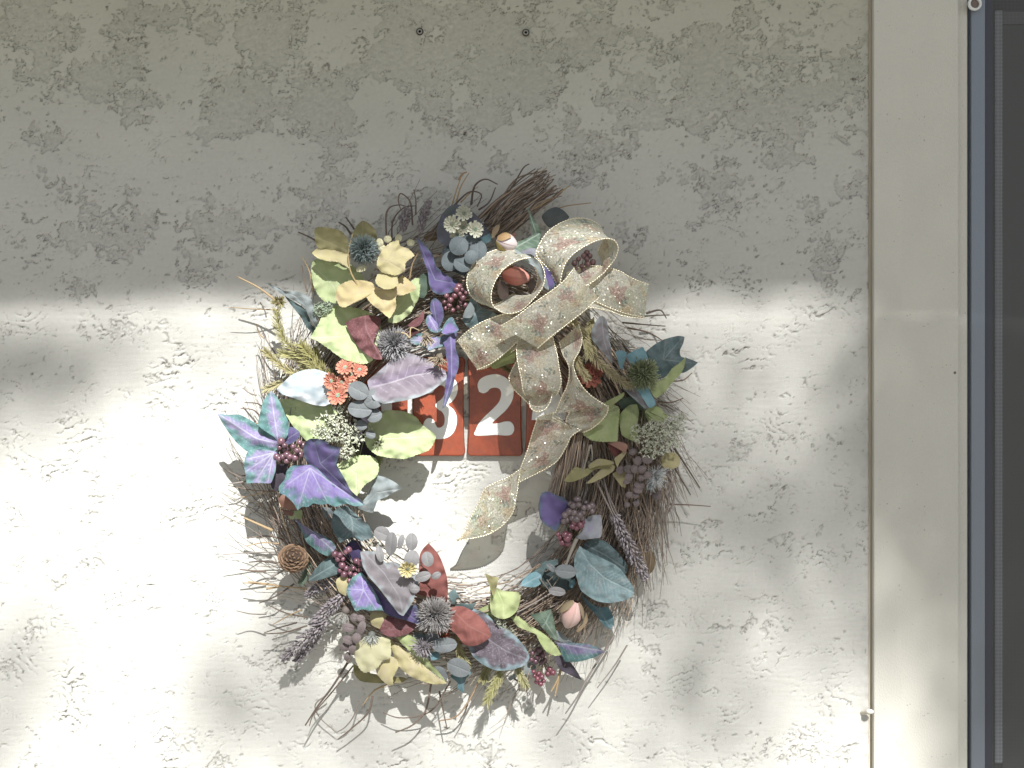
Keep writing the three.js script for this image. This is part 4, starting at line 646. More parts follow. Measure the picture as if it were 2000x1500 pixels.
// ---------- leaves, upper middle ----------
leaf('ivy_leaf', 'violet', 54, [-0.02, 0.05], 3, [814, 462, 830, 478, 845, 498, 852, 520, 868, 534, 890, 548, 900, 562, 884, 570, 860, 576, 846, 570, 838, 555, 835, 530, 824, 500], { c: [850, 546], ribs: [816, 466, 892, 554], fold: 0.1 });
leaf('leaf', 'darkgreen', 48, [0, 0], 2, [820, 540, 834, 532, 848, 532, 848, 548, 838, 566, 828, 582, 818, 580], {});
leaf('ivy_leaf', 'violet', 60, [0.1, 0.0], 3, [842, 588, 850, 582, 860, 590, 866, 606, 866, 622, 858, 640, 848, 648, 844, 636, 846, 618, 840, 604], { mid: [846, 588, 856, 646], label: 'narrow violet leaf curling beside the dark berries' });
leaf('ivy_leaf', 'ivy', 60, [-0.1, 0.1], 3, [852, 650, 840, 646, 832, 630, 834, 618, 842, 614, 852, 620, 858, 634, 862, 646], { c: [848, 634], mid: [838, 618, 856, 650] });
leaf('ivy_leaf', 'ivyteal', 56, [-0.02, 0.12], 3, [800, 664, 808, 656, 820, 650, 834, 654, 848, 656, 864, 660, 872, 668, 866, 676, 850, 680, 838, 684, 822, 676, 806, 672], { c: [852, 666], ribs: [802, 664, 836, 682] });
leaf('ivy_leaf', 'violet', 70, [0.0, 0.10], 4, [862, 658, 872, 652, 884, 642, 894, 644, 890, 660, 890, 680, 896, 700, 895, 720, 888, 740, 884, 760, 872, 790, 864, 798, 868, 772, 870, 748, 874, 726, 872, 700, 868, 676], { mid: [880, 652, 882, 690, 882, 740, 866, 796], fold: -0.3, k: 1.15, label: 'drooping violet ivy leaf over the number 3' });
leaf('ivy_leaf', 'ivy', 66, [0.1, -0.05], 2, [862, 650, 866, 636, 876, 622, 884, 620, 890, 632, 896, 644, 888, 650, 874, 654], { c: [870, 650] });
leaf('leaf', 'red', 48, [0, 0.1], 2, [796, 636, 806, 626, 818, 618, 828, 606, 828, 622, 820, 634, 808, 640], { k: 0.85 });
leaf('leaf', 'red', 44, [0, 0], 2, [792, 650, 804, 642, 816, 644, 818, 654, 804, 660], { k: 0.6 });
leaf('leaf', 'slate', 48, [0, -0.1], 3, [853, 450, 862, 420, 880, 402, 896, 400, 912, 404, 930, 420, 946, 440, 956, 456, 950, 470, 930, 478, 900, 482, 870, 480, 856, 470], { mid: [900, 402, 900, 480] });
leaf('leaf', 'greyblue', 52, [0, 0], 2, [868, 412, 880, 402, 894, 398, 890, 410, 880, 420, 872, 420], { k: 0.6 });
leaf('leaf', 'eucablue', 54, [0.05, -0.05], 2, [864, 488, 880, 478, 890, 498, 904, 516, 912, 528, 908, 540, 890, 532, 868, 518], { k: 0.8 });
leaf('leaf', 'aqua', 56, [0, 0], 1, [932, 470, 940, 464, 956, 456, 960, 468, 948, 476, 936, 476], { k: 0.5 });
leaf('leaf', 'teal', 56, [-0.05, 0.05], 3, [906, 616, 912, 600, 918, 582, 928, 586, 940, 600, 960, 608, 970, 614, 960, 622, 930, 634, 916, 640, 904, 626], { mid: [912, 630, 940, 600], k: 0.75 });
leaf('leaf', 'greyblue', 62, [-0.1, 0.1], 2, [904, 620, 908, 606, 918, 590, 926, 596, 926, 612, 918, 621], { k: 0.7 });
leaf('leaf', 'lime', 52, [0, 0.1], 2, [958, 710, 968, 700, 984, 692, 1000, 680, 1006, 690, 1005, 708, 990, 712, 968, 720, 960, 718], { jag: 1.5 });
leaf('leaf', 'lime', 62, [0, -0.3], 1, [950, 712, 970, 700, 990, 688, 1000, 680, 996, 690, 975, 705, 956, 716], { k: 0.8 });
// between the ribbon loops
leaf('leaf', 'darkgreen', 62, [0.05, 0.0], 2, [1030, 405, 1036, 414, 1046, 432, 1056, 450, 1056, 464, 1044, 462, 1038, 445], { k: 1.5, mid: [1030, 405, 1050, 462] });
leaf('ivy_leaf', 'darkgreen', 64, [0.02, 0.1], 2, [1000, 484, 1012, 472, 1028, 466, 1044, 458, 1056, 452, 1054, 470, 1048, 486, 1034, 484, 1020, 490, 1010, 498], { k: 1.6, mid: [1002, 486, 1054, 456] });
leaf('ivy_leaf', 'lilac', 66, [0.05, 0.1], 1, [1010, 498, 1022, 488, 1036, 484, 1048, 486, 1046, 502, 1036, 496, 1024, 496], { k: 0.75 });
leaf('leaf', 'greyblue', 80, [0.1, -0.05], 2, [1004, 486, 1018, 492, 1034, 500, 1048, 508, 1058, 522, 1064, 536, 1070, 552, 1072, 566, 1064, 562, 1056, 545, 1046, 524, 1030, 512, 1014, 502], { c: [1044, 518], k: 1.1, veins: 0 });
leaf('ivy_leaf', 'violet', 70, [0, 0], 2, [1056, 516, 1068, 524, 1080, 536, 1086, 552, 1078, 566, 1068, 562, 1064, 540], { k: 1.1 });
leaf('leaf', 'greyblue', 34, [0, -0.1], 4, [1058, 424, 1070, 410, 1086, 404, 1102, 412, 1112, 424, 1098, 438, 1072, 444], { k: 0.5, mid: [1062, 432, 1108, 418] });

// ---------- leaves, right ----------
leaf('leaf', 'mauvegrey', 62, [0.1, -0.05], 3, [1168, 622, 1176, 617, 1183, 622, 1188, 640, 1190, 662, 1194, 680, 1196, 712, 1184, 696, 1170, 680, 1158, 666, 1154, 652, 1158, 638], { mid: [1176, 618, 1180, 665, 1196, 712], label: 'small lilac white leaf tip right of the bow' });
leaf('ivy_leaf', 'teal', 48, [0.08, -0.1], 4, [1262, 688, 1280, 672, 1300, 662, 1324, 656, 1337, 658, 1334, 672, 1328, 684, 1330, 696, 1344, 700, 1363, 708, 1352, 718, 1336, 728, 1320, 728, 1290, 740, 1276, 740, 1268, 712], { c: [1296, 702], ribs: [1332, 660, 1358, 709, 1300, 664], k: 0.62, label: 'dusky teal pointed leaf at the right edge of the wreath' });
leaf('leaf', 'lime', 58, [0.0, 0.1], 3, [1269, 754, 1284, 744, 1300, 736, 1312, 720, 1328, 708, 1340, 696, 1336, 718, 1328, 732, 1312, 748, 1300, 764, 1282, 778, 1274, 770], { jag: 1.2, mid: [1272, 765, 1338, 700], k: 0.85 });
leaf('leaf', 'aqua', 66, [-0.05, 0.1], 2, [1202, 687, 1212, 684, 1224, 688, 1222, 698, 1218, 712, 1216, 722, 1210, 718, 1206, 702], { k: 0.75 });
leaf('leaf', 'aqua', 64, [0.05, 0.12], 2, [1222, 694, 1240, 684, 1256, 678, 1262, 690, 1266, 700, 1250, 708, 1236, 714, 1230, 708], { k: 0.85 });
leaf('leaf', 'mauvegrey', 62, [0.05, 0.05], 2, [1216, 758, 1228, 756, 1240, 758, 1252, 774, 1264, 788, 1270, 796, 1260, 798, 1246, 786, 1228, 770], { k: 0.85 });
leaf('leaf', 'aqua', 64, [0.12, 0.12], 2, [1240, 756, 1254, 752, 1266, 754, 1272, 770, 1280, 784, 1279, 792, 1268, 796, 1254, 776], { k: 1.05, label: 'bright blue leaf under the green seed head' });
leaf('leaf', 'lime', 54, [0.02, 0.14], 5, [1138, 848, 1152, 830, 1166, 812, 1180, 800, 1196, 790, 1210, 798, 1208, 830, 1206, 862, 1184, 863, 1166, 862, 1152, 858], { c: [1180, 830], mid: [1200, 792, 1186, 830, 1166, 862], jag: 1.2, vw: 0.8, label: 'lime green leaf hanging under the ribbon fold' });
leaf('leaf', 'lime', 60, [0, -0.2], 1, [1174, 792, 1188, 782, 1204, 774, 1219, 766, 1218, 774, 1204, 786, 1190, 796, 1178, 800], { k: 0.85 });
leaf('leaf', 'lime', 50, [0.05, 0.05], 4, [1210, 812, 1228, 792, 1244, 790, 1248, 806, 1244, 836, 1250, 866, 1232, 860, 1214, 848], { mid: [1236, 794, 1228, 826, 1236, 858], k: 0.85 });
leaf('leaf', 'lime', 48, [0, 0.1], 3, [1262, 800, 1284, 793, 1296, 804, 1306, 816, 1296, 824, 1276, 822, 1262, 816], { k: 0.9 });
leaf('leaf', 'yellow', 40, [0, 0.1], 3, [1286, 900, 1298, 886, 1318, 884, 1328, 896, 1326, 910, 1312, 916, 1298, 914], { k: 0.85 });
leaf('leaf', 'yellow', 36, [0, 0.1], 2, [1268, 950, 1284, 934, 1298, 918, 1300, 930, 1286, 954, 1274, 958], { k: 0.85 });
leaf('leaf', 'olive', 60, [0.0, 0.3], 3, [1102, 938, 1112, 924, 1124, 912, 1144, 916, 1166, 900, 1196, 900, 1200, 908, 1180, 914, 1160, 918, 1146, 930, 1128, 938, 1112, 942], { k: 1.15, label: 'long olive gold leaf right of the ribbon tail' });
leaf('leaf', 'yellow', 62, [0.0, 0.2], 2, [1150, 908, 1168, 896, 1186, 898, 1200, 904, 1190, 908, 1170, 910, 1152, 916], { k: 0.75 });
leaf('leaf', 'yellow', 58, [0, 0.25], 2, [1144, 944, 1160, 930, 1174, 916, 1190, 908, 1201, 910, 1198, 920, 1176, 934, 1156, 943], { k: 0.8 });
leaf('leaf', 'yellow', 52, [0, 0.1], 2, [1196, 926, 1208, 918, 1222, 920, 1224, 936, 1222, 952, 1214, 950, 1206, 940], { jag: 1.2, k: 0.85 });
leaf('leaf', 'peach', 58, [0.05, 0.1], 2, [1188, 866, 1206, 862, 1222, 866, 1226, 874, 1220, 884, 1206, 876], { k: 1.0 });
leaf('leaf', 'brick', 54, [0, 0.1], 2, [1186, 866, 1204, 874, 1218, 884, 1208, 892, 1196, 888], { k: 0.7 });
leaf('leaf', 'yellow', 56, [0, 0.1], 2, [1200, 896, 1212, 886, 1224, 872, 1222, 886, 1210, 904, 1206, 914], { k: 0.8 });
leaf('leaf', 'darkgreen', 44, [0, 0], 2, [1205, 780, 1240, 776, 1262, 800, 1240, 800, 1216, 800], { k: 0.8 });
leaf('leaf', 'brick', 42, [0, 0], 2, [1118, 842, 1130, 846, 1140, 856, 1130, 862, 1118, 856], { k: 0.6 });

// ---------- leaves, lower right ----------
leaf('ivy_leaf', 'violet', 52, [-0.03, 0.04], 3, [1053, 980, 1058, 964, 1070, 960, 1084, 966, 1100, 972, 1112, 984, 1112, 996, 1102, 1004, 1100, 1016, 1092, 1028, 1084, 1038, 1076, 1032, 1064, 1024, 1054, 1010], { mid: [1054, 992, 1080, 1006, 1110, 1006], fold: 0.1, veins: 0, k: 1.1, label: 'violet ivy leaf at the right of the wreath opening' });
leaf('ivy_leaf', 'darkgreen', 48, [0, 0], 2, [1052, 984, 1060, 964, 1068, 962, 1066, 990, 1060, 1012, 1054, 1008], { k: 0.7 });
leaf('ivy_leaf', 'lilac', 54, [0.04, 0.08], 3, [1144, 1012, 1160, 1006, 1174, 1006, 1176, 1024, 1174, 1048, 1158, 1052, 1138, 1054, 1124, 1050, 1138, 1034], { c: [1150, 1034], label: 'pale lilac leaf beside the dusty berries' });
leaf('leaf', 'teal', 46, [0.05, -0.08], 4, [1140, 1064, 1152, 1054, 1168, 1052, 1186, 1060, 1206, 1078, 1216, 1090, 1226, 1104, 1224, 1118, 1210, 1122, 1190, 1110, 1160, 1090, 1144, 1080], { mid: [1140, 1062, 1180, 1082, 1224, 1112], k: 0.55 });
leaf('leaf', 'teal', 60, [0.04, 0.10], 5, [1132, 1066, 1122, 1088, 1122, 1112, 1128, 1134, 1134, 1152, 1148, 1164, 1166, 1174, 1190, 1178, 1214, 1174, 1234, 1166, 1239, 1152, 1230, 1136, 1216, 1116, 1200, 1102, 1176, 1090, 1152, 1078, 1140, 1072], { c: [1176, 1128], mid: [1132, 1068, 1150, 1100, 1180, 1128, 1239, 1158], fold: 0.12, vs: 8, label: 'large teal leaf with white veins on the lower right' });
leaf('leaf', 'aqua', 44, [0.06, 0.05], 4, [1136, 1160, 1152, 1176, 1170, 1186, 1188, 1186, 1196, 1200, 1199, 1216, 1193, 1229, 1182, 1224, 1172, 1212, 1160, 1196, 1146, 1182], { mid: [1138, 1164, 1172, 1196, 1194, 1228], k: 0.62 });
leaf('leaf', 'aqua', 54, [-0.08, 0.12], 4, [1016, 1144, 1022, 1132, 1036, 1120, 1054, 1114, 1058, 1128, 1056, 1140, 1044, 1147, 1028, 1146], { mid: [1018, 1144, 1056, 1124], k: 0.9 });
leaf('leaf', 'deep', 50, [0.0, 0.0], 3, [1040, 1118, 1054, 1108, 1060, 1098, 1088, 1092, 1090, 1102, 1076, 1108, 1064, 1116, 1058, 1128], { k: 1.2 });
leaf('leaf', 'deep', 46, [0, 0], 3, [1054, 1118, 1084, 1116, 1112, 1124, 1124, 1134, 1118, 1150, 1090, 1156, 1062, 1146], { k: 0.7 });
leaf('leaf', 'aqua', 50, [0, 0.1], 1, [1112, 1138, 1122, 1130, 1124, 1138, 1118, 1148, 1112, 1146], { k: 0.8 });
leaf('leaf', 'lime', 58, [-0.02, 0.12], 5, [956, 1140, 970, 1148, 984, 1154, 1006, 1156, 1016, 1158, 1016, 1172, 1010, 1192, 998, 1204, 984, 1209, 970, 1206, 960, 1198, 957, 1180, 958, 1160], { mid: [970, 1148, 984, 1180, 984, 1206], roll: [1, 0, 7], label: 'curled lime green leaf below the opening' });
leaf('leaf', 'olive', 62, [0.2, -0.1], 2, [948, 1120, 962, 1126, 974, 1128, 970, 1146, 964, 1166, 958, 1150, 952, 1134], { k: 1.1 });
leaf('leaf', 'lime', 52, [0.1, 0.12], 3, [998, 1206, 1012, 1204, 1036, 1222, 1060, 1236, 1080, 1254, 1096, 1278, 1084, 1281, 1066, 1272, 1054, 1254, 1046, 1238, 1032, 1232, 1012, 1224], { c: [1050, 1240], jag: 1.2, label: 'long wavy lime leaf beside the dark ivy' });
leaf('ivy_leaf', 'darkgreen', 56, [0.05, -0.02], 3, [1036, 1200, 1056, 1196, 1076, 1190, 1082, 1210, 1086, 1234, 1090, 1246, 1084, 1250, 1068, 1236, 1050, 1216], { c: [1066, 1216], ribs: [1054, 1230, 1076, 1194, 1086, 1246], k: 1.25 });
leaf('leaf', 'greyblue', 44, [0, 0], 1, [1084, 1230, 1098, 1238, 1120, 1256, 1102, 1254, 1088, 1250], { k: 0.9 });
leaf('leaf', 'lime', 44, [0, 0], 2, [936, 1190, 956, 1180, 960, 1200, 972, 1210, 950, 1206], { k: 0.8 });
leaf('ivy_leaf', 'ivyteal', 46, [0.05, 0.1], 3, [1086, 1254, 1120, 1256, 1150, 1258, 1182, 1272, 1160, 1284, 1132, 1292, 1104, 1292, 1098, 1280, 1094, 1268], { c: [1120, 1270], mid: [1090, 1256, 1182, 1272], k: 0.62, label: 'plum and green pointed ivy tip at the lower right' });
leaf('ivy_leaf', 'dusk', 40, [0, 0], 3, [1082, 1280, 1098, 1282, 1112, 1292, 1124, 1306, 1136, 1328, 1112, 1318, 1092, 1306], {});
leaf('leaf', 'greyblue', 26, [0, 0], 1, [1024, 1300, 1040, 1292, 1048, 1306, 1040, 1318, 1024, 1316], {});
leaf('leaf', 'greyblue', 24, [0, 0], 1, [992, 1324, 1008, 1314, 1010, 1322, 996, 1330], {});

// ---------- leaves, lower left ----------
leaf('leaf', 'teal', 48, [0.02, 0.02], 4, [647, 1020, 652, 1000, 662, 990, 676, 988, 686, 996, 702, 1010, 720, 1026, 730, 1050, 706, 1056, 686, 1050, 664, 1060, 652, 1040], { c: [684, 1024], mid: [676, 988, 688, 1016, 690, 1052], fold: 0.12, k: 0.62, vs: 8, label: 'grey teal leaf under the large violet ivy leaf' });
leaf('leaf', 'greyblue', 40, [0, 0], 2, [628, 990, 645, 992, 652, 1000, 645, 1018, 634, 1010], { k: 0.55 });
leaf('ivy_leaf', 'ivyteal', 50, [-0.05, 0.05], 4, [574, 1010, 588, 1022, 610, 1036, 640, 1050, 656, 1068, 648, 1080, 640, 1086, 625, 1080, 612, 1070, 598, 1058, 588, 1036], { c: [622, 1058], mid: [576, 1012, 620, 1046, 652, 1076], k: 0.72 });
leaf('ivy_leaf', 'deep', 46, [-0.05, 0.1], 4, [602, 1134, 612, 1116, 628, 1098, 646, 1088, 660, 1100, 664, 1118, 640, 1128, 616, 1134], { mid: [604, 1132, 658, 1100], k: 1.2, vs: 12 });
leaf('ivy_leaf', 'violet', 40, [0, 0], 3, [670, 1074, 686, 1056, 704, 1058, 706, 1080, 700, 1100, 680, 1096], { k: 0.5 });
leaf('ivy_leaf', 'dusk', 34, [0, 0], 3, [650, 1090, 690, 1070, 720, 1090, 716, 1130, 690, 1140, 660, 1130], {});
leaf('leaf', 'brick', 52, [-0.12, 0.02], 5, [837, 1061, 826, 1072, 820, 1084, 818, 1110, 820, 1140, 814, 1160, 840, 1166, 860, 1168, 873, 1176, 875, 1152, 873, 1128, 866, 1104, 856, 1082], { c: [846, 1120], mid: [837, 1061, 848, 1120, 872, 1174], veins: 0, k: 1.05, label: 'upright brick red leaf below the opening' });
leaf('leaf', 'mauvegrey', 70, [0.02, 0.10], 5, [704, 1078, 720, 1076, 736, 1080, 752, 1098, 770, 1098, 784, 1108, 800, 1120, 812, 1124, 818, 1136, 814, 1152, 806, 1176, 788, 1203, 778, 1198, 764, 1180, 752, 1164, 736, 1144, 720, 1126, 708, 1104], { c: [765, 1138], mid: [712, 1080, 750, 1118, 780, 1164, 788, 1203], vs: 22, label: 'large dusty mauve leaf pointing down at the lower left' });
leaf('ivy_leaf', 'ivy', 56, [-0.06, 0.14], 4, [678, 1146, 688, 1128, 706, 1118, 722, 1140, 738, 1166, 748, 1192, 734, 1192, 720, 1193, 708, 1190, 694, 1193, 684, 1172, 677, 1158], { c: [710, 1152], ribs: [694, 1190, 734, 1190, 680, 1150, 706, 1120], label: 'violet and green ivy leaf left of the dusty mauve leaf' });
leaf('ivy_leaf', 'violet', 54, [0.14, -0.05], 3, [716, 1132, 734, 1146, 752, 1168, 772, 1188, 790, 1202, 812, 1180, 822, 1204, 831, 1225, 800, 1214, 770, 1206, 748, 1194, 734, 1170], { c: [770, 1196], mid: [722, 1142, 830, 1224], k: 0.85 });
leaf('leaf', 'yellow', 44, [0, 0.05], 3, [656, 1136, 664, 1126, 676, 1126, 684, 1138, 680, 1152, 676, 1164, 662, 1156], {});
leaf('leaf', 'yellow', 46, [0, 0.05], 3, [722, 1206, 728, 1190, 748, 1196, 757, 1208, 748, 1230, 728, 1222], { k: 0.85 });
leaf('leaf', 'red', 54, [0, 0.22], 4, [742, 1228, 756, 1204, 776, 1206, 800, 1212, 816, 1222, 800, 1236, 780, 1243, 760, 1243, 748, 1238], { mid: [744, 1232, 816, 1222], vs: 7, k: 0.85, label: 'rose red leaf under the dusty mauve leaf' });
leaf('leaf', 'brick', 64, [-0.02, 0.16], 5, [876, 1198, 880, 1188, 892, 1184, 906, 1185, 930, 1198, 952, 1222, 959, 1242, 948, 1252, 932, 1260, 916, 1262, 906, 1258, 892, 1240, 880, 1228], { mid: [882, 1190, 915, 1222, 958, 1244], fold: -0.14, vs: 9, k: 1.2, label: 'rose red leaf lying on the plum coloured leaf' });
leaf('leaf', 'plum', 54, [0.03, 0.06], 5, [902, 1190, 912, 1184, 926, 1189, 948, 1198, 968, 1214, 992, 1230, 1012, 1248, 1028, 1268, 1034, 1284, 1026, 1298, 1008, 1306, 984, 1310, 964, 1308, 940, 1296, 924, 1282, 914, 1262, 905, 1236], { c: [975, 1260], mid: [904, 1190, 950, 1246, 990, 1272, 1030, 1288], vs: 15, vw: 0.9, label: 'big plum leaf with frosted teal rim at the bottom' });
leaf('leaf', 'cream', 60, [0.0, 0.14], 4, [690, 1268, 697, 1256, 706, 1246, 732, 1244, 760, 1246, 764, 1268, 762, 1286, 748, 1290, 738, 1304, 724, 1311, 712, 1314, 702, 1306, 694, 1288], { jag: 1.3, mid: [735, 1246, 728, 1280, 713, 1312], vw: 0.6, label: 'pale cream yellow leaf at the bottom left' });
leaf('leaf', 'yellow', 58, [0.06, 0.22], 4, [762, 1250, 784, 1262, 812, 1286, 840, 1310, 873, 1334, 852, 1337, 828, 1332, 800, 1320, 780, 1303, 770, 1284], { jag: 1.2, mid: [764, 1254, 815, 1300, 872, 1334], fold: -0.15 });
leaf('leaf', 'yellow', 58, [0.02, 0.12], 3, [750, 1292, 764, 1282, 776, 1290, 778, 1303, 768, 1322, 768, 1336, 760, 1339, 748, 1330, 736, 1316, 738, 1304], { jag: 1.2 });
leaf('leaf', 'lime', 54, [0.1, -0.05], 3, [774, 1246, 796, 1240, 812, 1248, 822, 1272, 842, 1296, 860, 1316, 872, 1333, 840, 1308, 812, 1284, 792, 1264], { jag: 1.0, k: 0.95 });
leaf('leaf', 'olive', 40, [0, 0], 3, [690, 1296, 704, 1310, 736, 1318, 750, 1332, 780, 1322, 796, 1326, 780, 1334, 730, 1334, 704, 1330, 692, 1316], { k: 0.85 });
leaf('leaf', 'aqua', 44, [0, 0.05], 3, [880, 1322, 888, 1310, 900, 1306, 916, 1308, 920, 1316, 908, 1328, 906, 1354, 893, 1344, 894, 1334], { k: 0.62, ribs: [906, 1350, 918, 1314] });
leaf('leaf', 'greyblue', 48, [0, 0.05], 3, [808, 1236, 824, 1236, 836, 1246, 840, 1268, 842, 1286, 828, 1282, 812, 1276, 806, 1256], { k: 0.6 });
leaf('leaf', 'aqua', 50, [0, 0.15], 1, [840, 1276, 856, 1272, 860, 1286, 842, 1290], { k: 0.85 });
leaf('leaf', 'deep', 44, [0, 0], 2, [876, 1160, 888, 1150, 896, 1164, 900, 1176, 884, 1180], { k: 1.2 });
leaf('leaf', 'deep', 46, [0, 0], 2, [888, 1184, 900, 1178, 916, 1180, 930, 1176, 922, 1190, 902, 1190], { k: 0.9 });

leaf('leaf', 'dusk', 16, [0, 0], 2, [690, 800, 716, 792, 742, 800, 748, 850, 742, 896, 712, 902, 692, 880, 684, 840], { k: 0.8 });  // added dark leaf, its colour stands for shade and covers the tile

// ---------- sprigs ----------
sprig('eucalyptus_sprig', [[[712, 780, 60], [720, 805, 62], [715, 850, 56]], [[712, 780, 60], [705, 770, 64], [702, 745, 64]]], [[700, 763, 21, 18, 0.5, 76], [730, 779, 19, 20, 0.9, 75], [703, 799, 24, 17, 0.1, 74], [731, 812, 16, 13, -0.3, 72], [706, 830, 12, 10, 0.2, 66], [724, 849, 10, 8, 0.3, 62]], 'euca', { label: 'slate grey round leaved sprig beside the lilac grey leaf' });
sprig('eucalyptus_sprig', [[[900, 530, 54], [906, 495, 58], [900, 462, 58]]], [[896, 480, 19, 19, 0.6, 68, 0, 0.02], [917, 464, 17, 13, 0.2, 62], [934, 488, 17, 19, 0, 64], [920, 502, 13, 14, 0.3, 70], [903, 516, 18, 15, 0.5, 66], [880, 510, 18, 20, 0.2, 58]], 'eucablue', { label: 'blue grey round leaved sprig left of the bow' });
sprig('eucalyptus_sprig', [[[756, 1092, 60], [780, 1068, 66], [826, 1108, 68], [846, 1128, 66]], [[796, 1078, 66], [804, 1060, 68]]], [[746, 1042, 16, 14, 0.4, 66], [764, 1062, 12, 23, 0.1, 72, 0.3, 0], [783, 1058, 6, 15, 0.25, 68], [804, 1058, 12, 17, 0, 72], [742, 1082, 8, 16, -0.2, 70], [804, 1092, 15, 18, 0.3, 78], [835, 1092, 12, 15, -0.2, 76], [826, 1126, 16, 10, -0.3, 78], [852, 1124, 10, 7, -0.5, 74], [810, 1150, 10, 9, 0, 74]], 'eucalight', { label: 'pale grey round leaved sprig on the mauve leaf' });
sprig('eucalyptus_sprig', [[[1106, 1100, 54], [1090, 1130, 58], [1076, 1152, 58]], [[1094, 1112, 56], [1066, 1140, 56]]], [[1105, 1116, 21, 14, 0.1, 66], [1077, 1109, 12, 6, 0.7, 60]], 'euca', {});
sprig('eucalyptus_sprig', [[[1068, 1132, 56], [1080, 1150, 60]], [[1054, 1130, 52], [1072, 1152, 58]]], [[1088, 1155, 17, 9, 0.15, 64]], 'eucalight', {});
sprig('eucalyptus_sprig', [[[866, 1262, 46], [874, 1300, 46]]], [[868, 1260, 25, 15, -0.1, 58], [896, 1304, 24, 18, 0.4, 52], [858, 1316, 18, 14, 0.6, 46], [846, 1246, 16, 10, 0.3, 50]], 'euca', { label: 'dark round leaved sprig beside the cream yellow leaves' });
sprig('small_leaved_sprig', [[[712, 1212, 54], [698, 1240, 58], [684, 1276, 56]]], [[705, 1208, 9, 7, 0.4, 60], [692, 1206, 9, 8, 0.2, 58], [706, 1226, 8, 14, 0.35, 64], [680, 1226, 12, 9, 0.2, 64], [696, 1246, 9, 10, 0.2, 68], [680, 1250, 11, 9, 0.4, 66], [674, 1264, 9, 9, 0, 62], [688, 1266, 7, 11, 0.3, 64], [678, 1282, 6, 9, 0.3, 60]], 'brown', { w: 1.0, label: 'brown mauve sprig of small leaves at the bottom left' });
sprig('small_leaved_sprig', [[[1222, 896, 54], [1232, 930, 58], [1238, 965, 56], [1242, 992, 52]], [[1256, 905, 54], [1262, 930, 58]]], [[1246, 900, 8, 9, 0, 62], [1264, 898, 10, 8, 0.2, 64], [1254, 917, 8, 8, 0, 64], [1265, 928, 7, 8, 0.5, 66], [1252, 934, 6, 6, 0, 66], [1228, 916, 10, 8, 0.3, 60], [1240, 916, 8, 9, -0.3, 62], [1212, 918, 9, 8, 0, 58], [1228, 932, 8, 9, 0.3, 62], [1248, 948, 10, 7, 0.3, 62], [1224, 941, 8, 5, -0.2, 62], [1246, 957, 9, 7, 0.2, 62], [1229, 966, 8, 6, -0.3, 60], [1242, 967, 6, 7, 0, 60], [1225, 986, 6, 5, 0, 56], [1243, 982, 6, 8, 0, 56], [1282, 968, 9, 9, 0.4, 44], [1236, 882, 8, 7, 0, 56]], 'brown', { w: 1.0, label: 'brown mauve sprig of small leaves at the right' });
sprig('small_leaved_sprig', [[[760, 480, 44], [744, 470, 50], [735, 478, 50]]], [[742, 474, 7, 9, -0.3, 62], [757, 467, 8, 7, 0, 58], [746, 484, 8, 7, 0.5, 62], [706, 525, 11, 6, -0.3, 64], [752, 490, 6, 5, 0, 60], [802, 474, 8, 7, 0, 44], [778, 465, 7, 8, 0, 46]], 'cream', { w: 1.0 });

fern('fern_sprig', [640, 745, 600, 706, 560, 672, 545, 640, 540, 604], 44, 62, 19, [0.27, 0.25, 0.09], [0.42, 0.40, 0.20], { label: 'tall olive needled sprig at the left' });
fern('fern_sprig', [640, 740, 610, 700, 585, 672], 40, 54, 20, [0.27, 0.25, 0.09], [0.40, 0.38, 0.18]);
fern('fern_sprig', [595, 738, 560, 722, 532, 700, 516, 684], 42, 58, 15, [0.38, 0.34, 0.16], [0.50, 0.46, 0.27]);
fern('fern_sprig', [612, 742, 580, 700, 545, 690], 40, 52, 16, [0.30, 0.28, 0.11], [0.44, 0.42, 0.22]);
fern('fern_sprig', [590, 730, 550, 748, 515, 762], 34, 40, 14, [0.34, 0.31, 0.16], [0.46, 0.42, 0.25]);
fern('fern_sprig', [660, 745, 625, 715, 612, 680], 38, 46, 18, [0.22, 0.20, 0.07], [0.34, 0.31, 0.14]);
fern('fern_sprig', [1110, 615, 1135, 650, 1148, 680, 1150, 700], 52, 66, 15, [0.27, 0.24, 0.12], [0.40, 0.36, 0.21]);
fern('fern_sprig', [1122, 690, 1132, 716, 1148, 742], 56, 68, 14, [0.27, 0.23, 0.12], [0.40, 0.35, 0.20]);
fern('fern_sprig', [1150, 676, 1162, 700, 1185, 722, 1208, 740, 1234, 756], 52, 62, 16, [0.27, 0.23, 0.13], [0.40, 0.35, 0.21], { label: 'straw coloured needled sprig right of the bow' });
fern('fern_sprig', [1160, 620, 1150, 650, 1160, 690], 48, 58, 14, [0.24, 0.21, 0.10], [0.36, 0.32, 0.18]);
fern('fern_sprig', [985, 1290, 974, 1320, 962, 1345, 950, 1374], 44, 46, 17, [0.24, 0.23, 0.09], [0.38, 0.36, 0.18], { label: 'olive needled sprig at the bottom' });
fern('fern_sprig', [1008, 1295, 1016, 1318, 1028, 1342], 44, 48, 13, [0.24, 0.23, 0.10], [0.38, 0.36, 0.20]);
fern('fern_sprig', [960, 1280, 950, 1310, 942, 1330], 36, 36, 14, [0.20, 0.19, 0.08], [0.32, 0.30, 0.15]);
fern('fern_sprig', [890, 1240, 900, 1275, 912, 1300], 42, 44, 13, [0.22, 0.20, 0.09], [0.34, 0.32, 0.16]);
fern('fern_sprig', [960, 700, 985, 715, 1005, 730], 40, 44, 13, [0.17, 0.14, 0.07], [0.27, 0.23, 0.12]);
fern('fern_sprig', [740, 850, 745, 880, 738, 905], 34, 38, 12, [0.16, 0.17, 0.08], [0.25, 0.26, 0.13]);
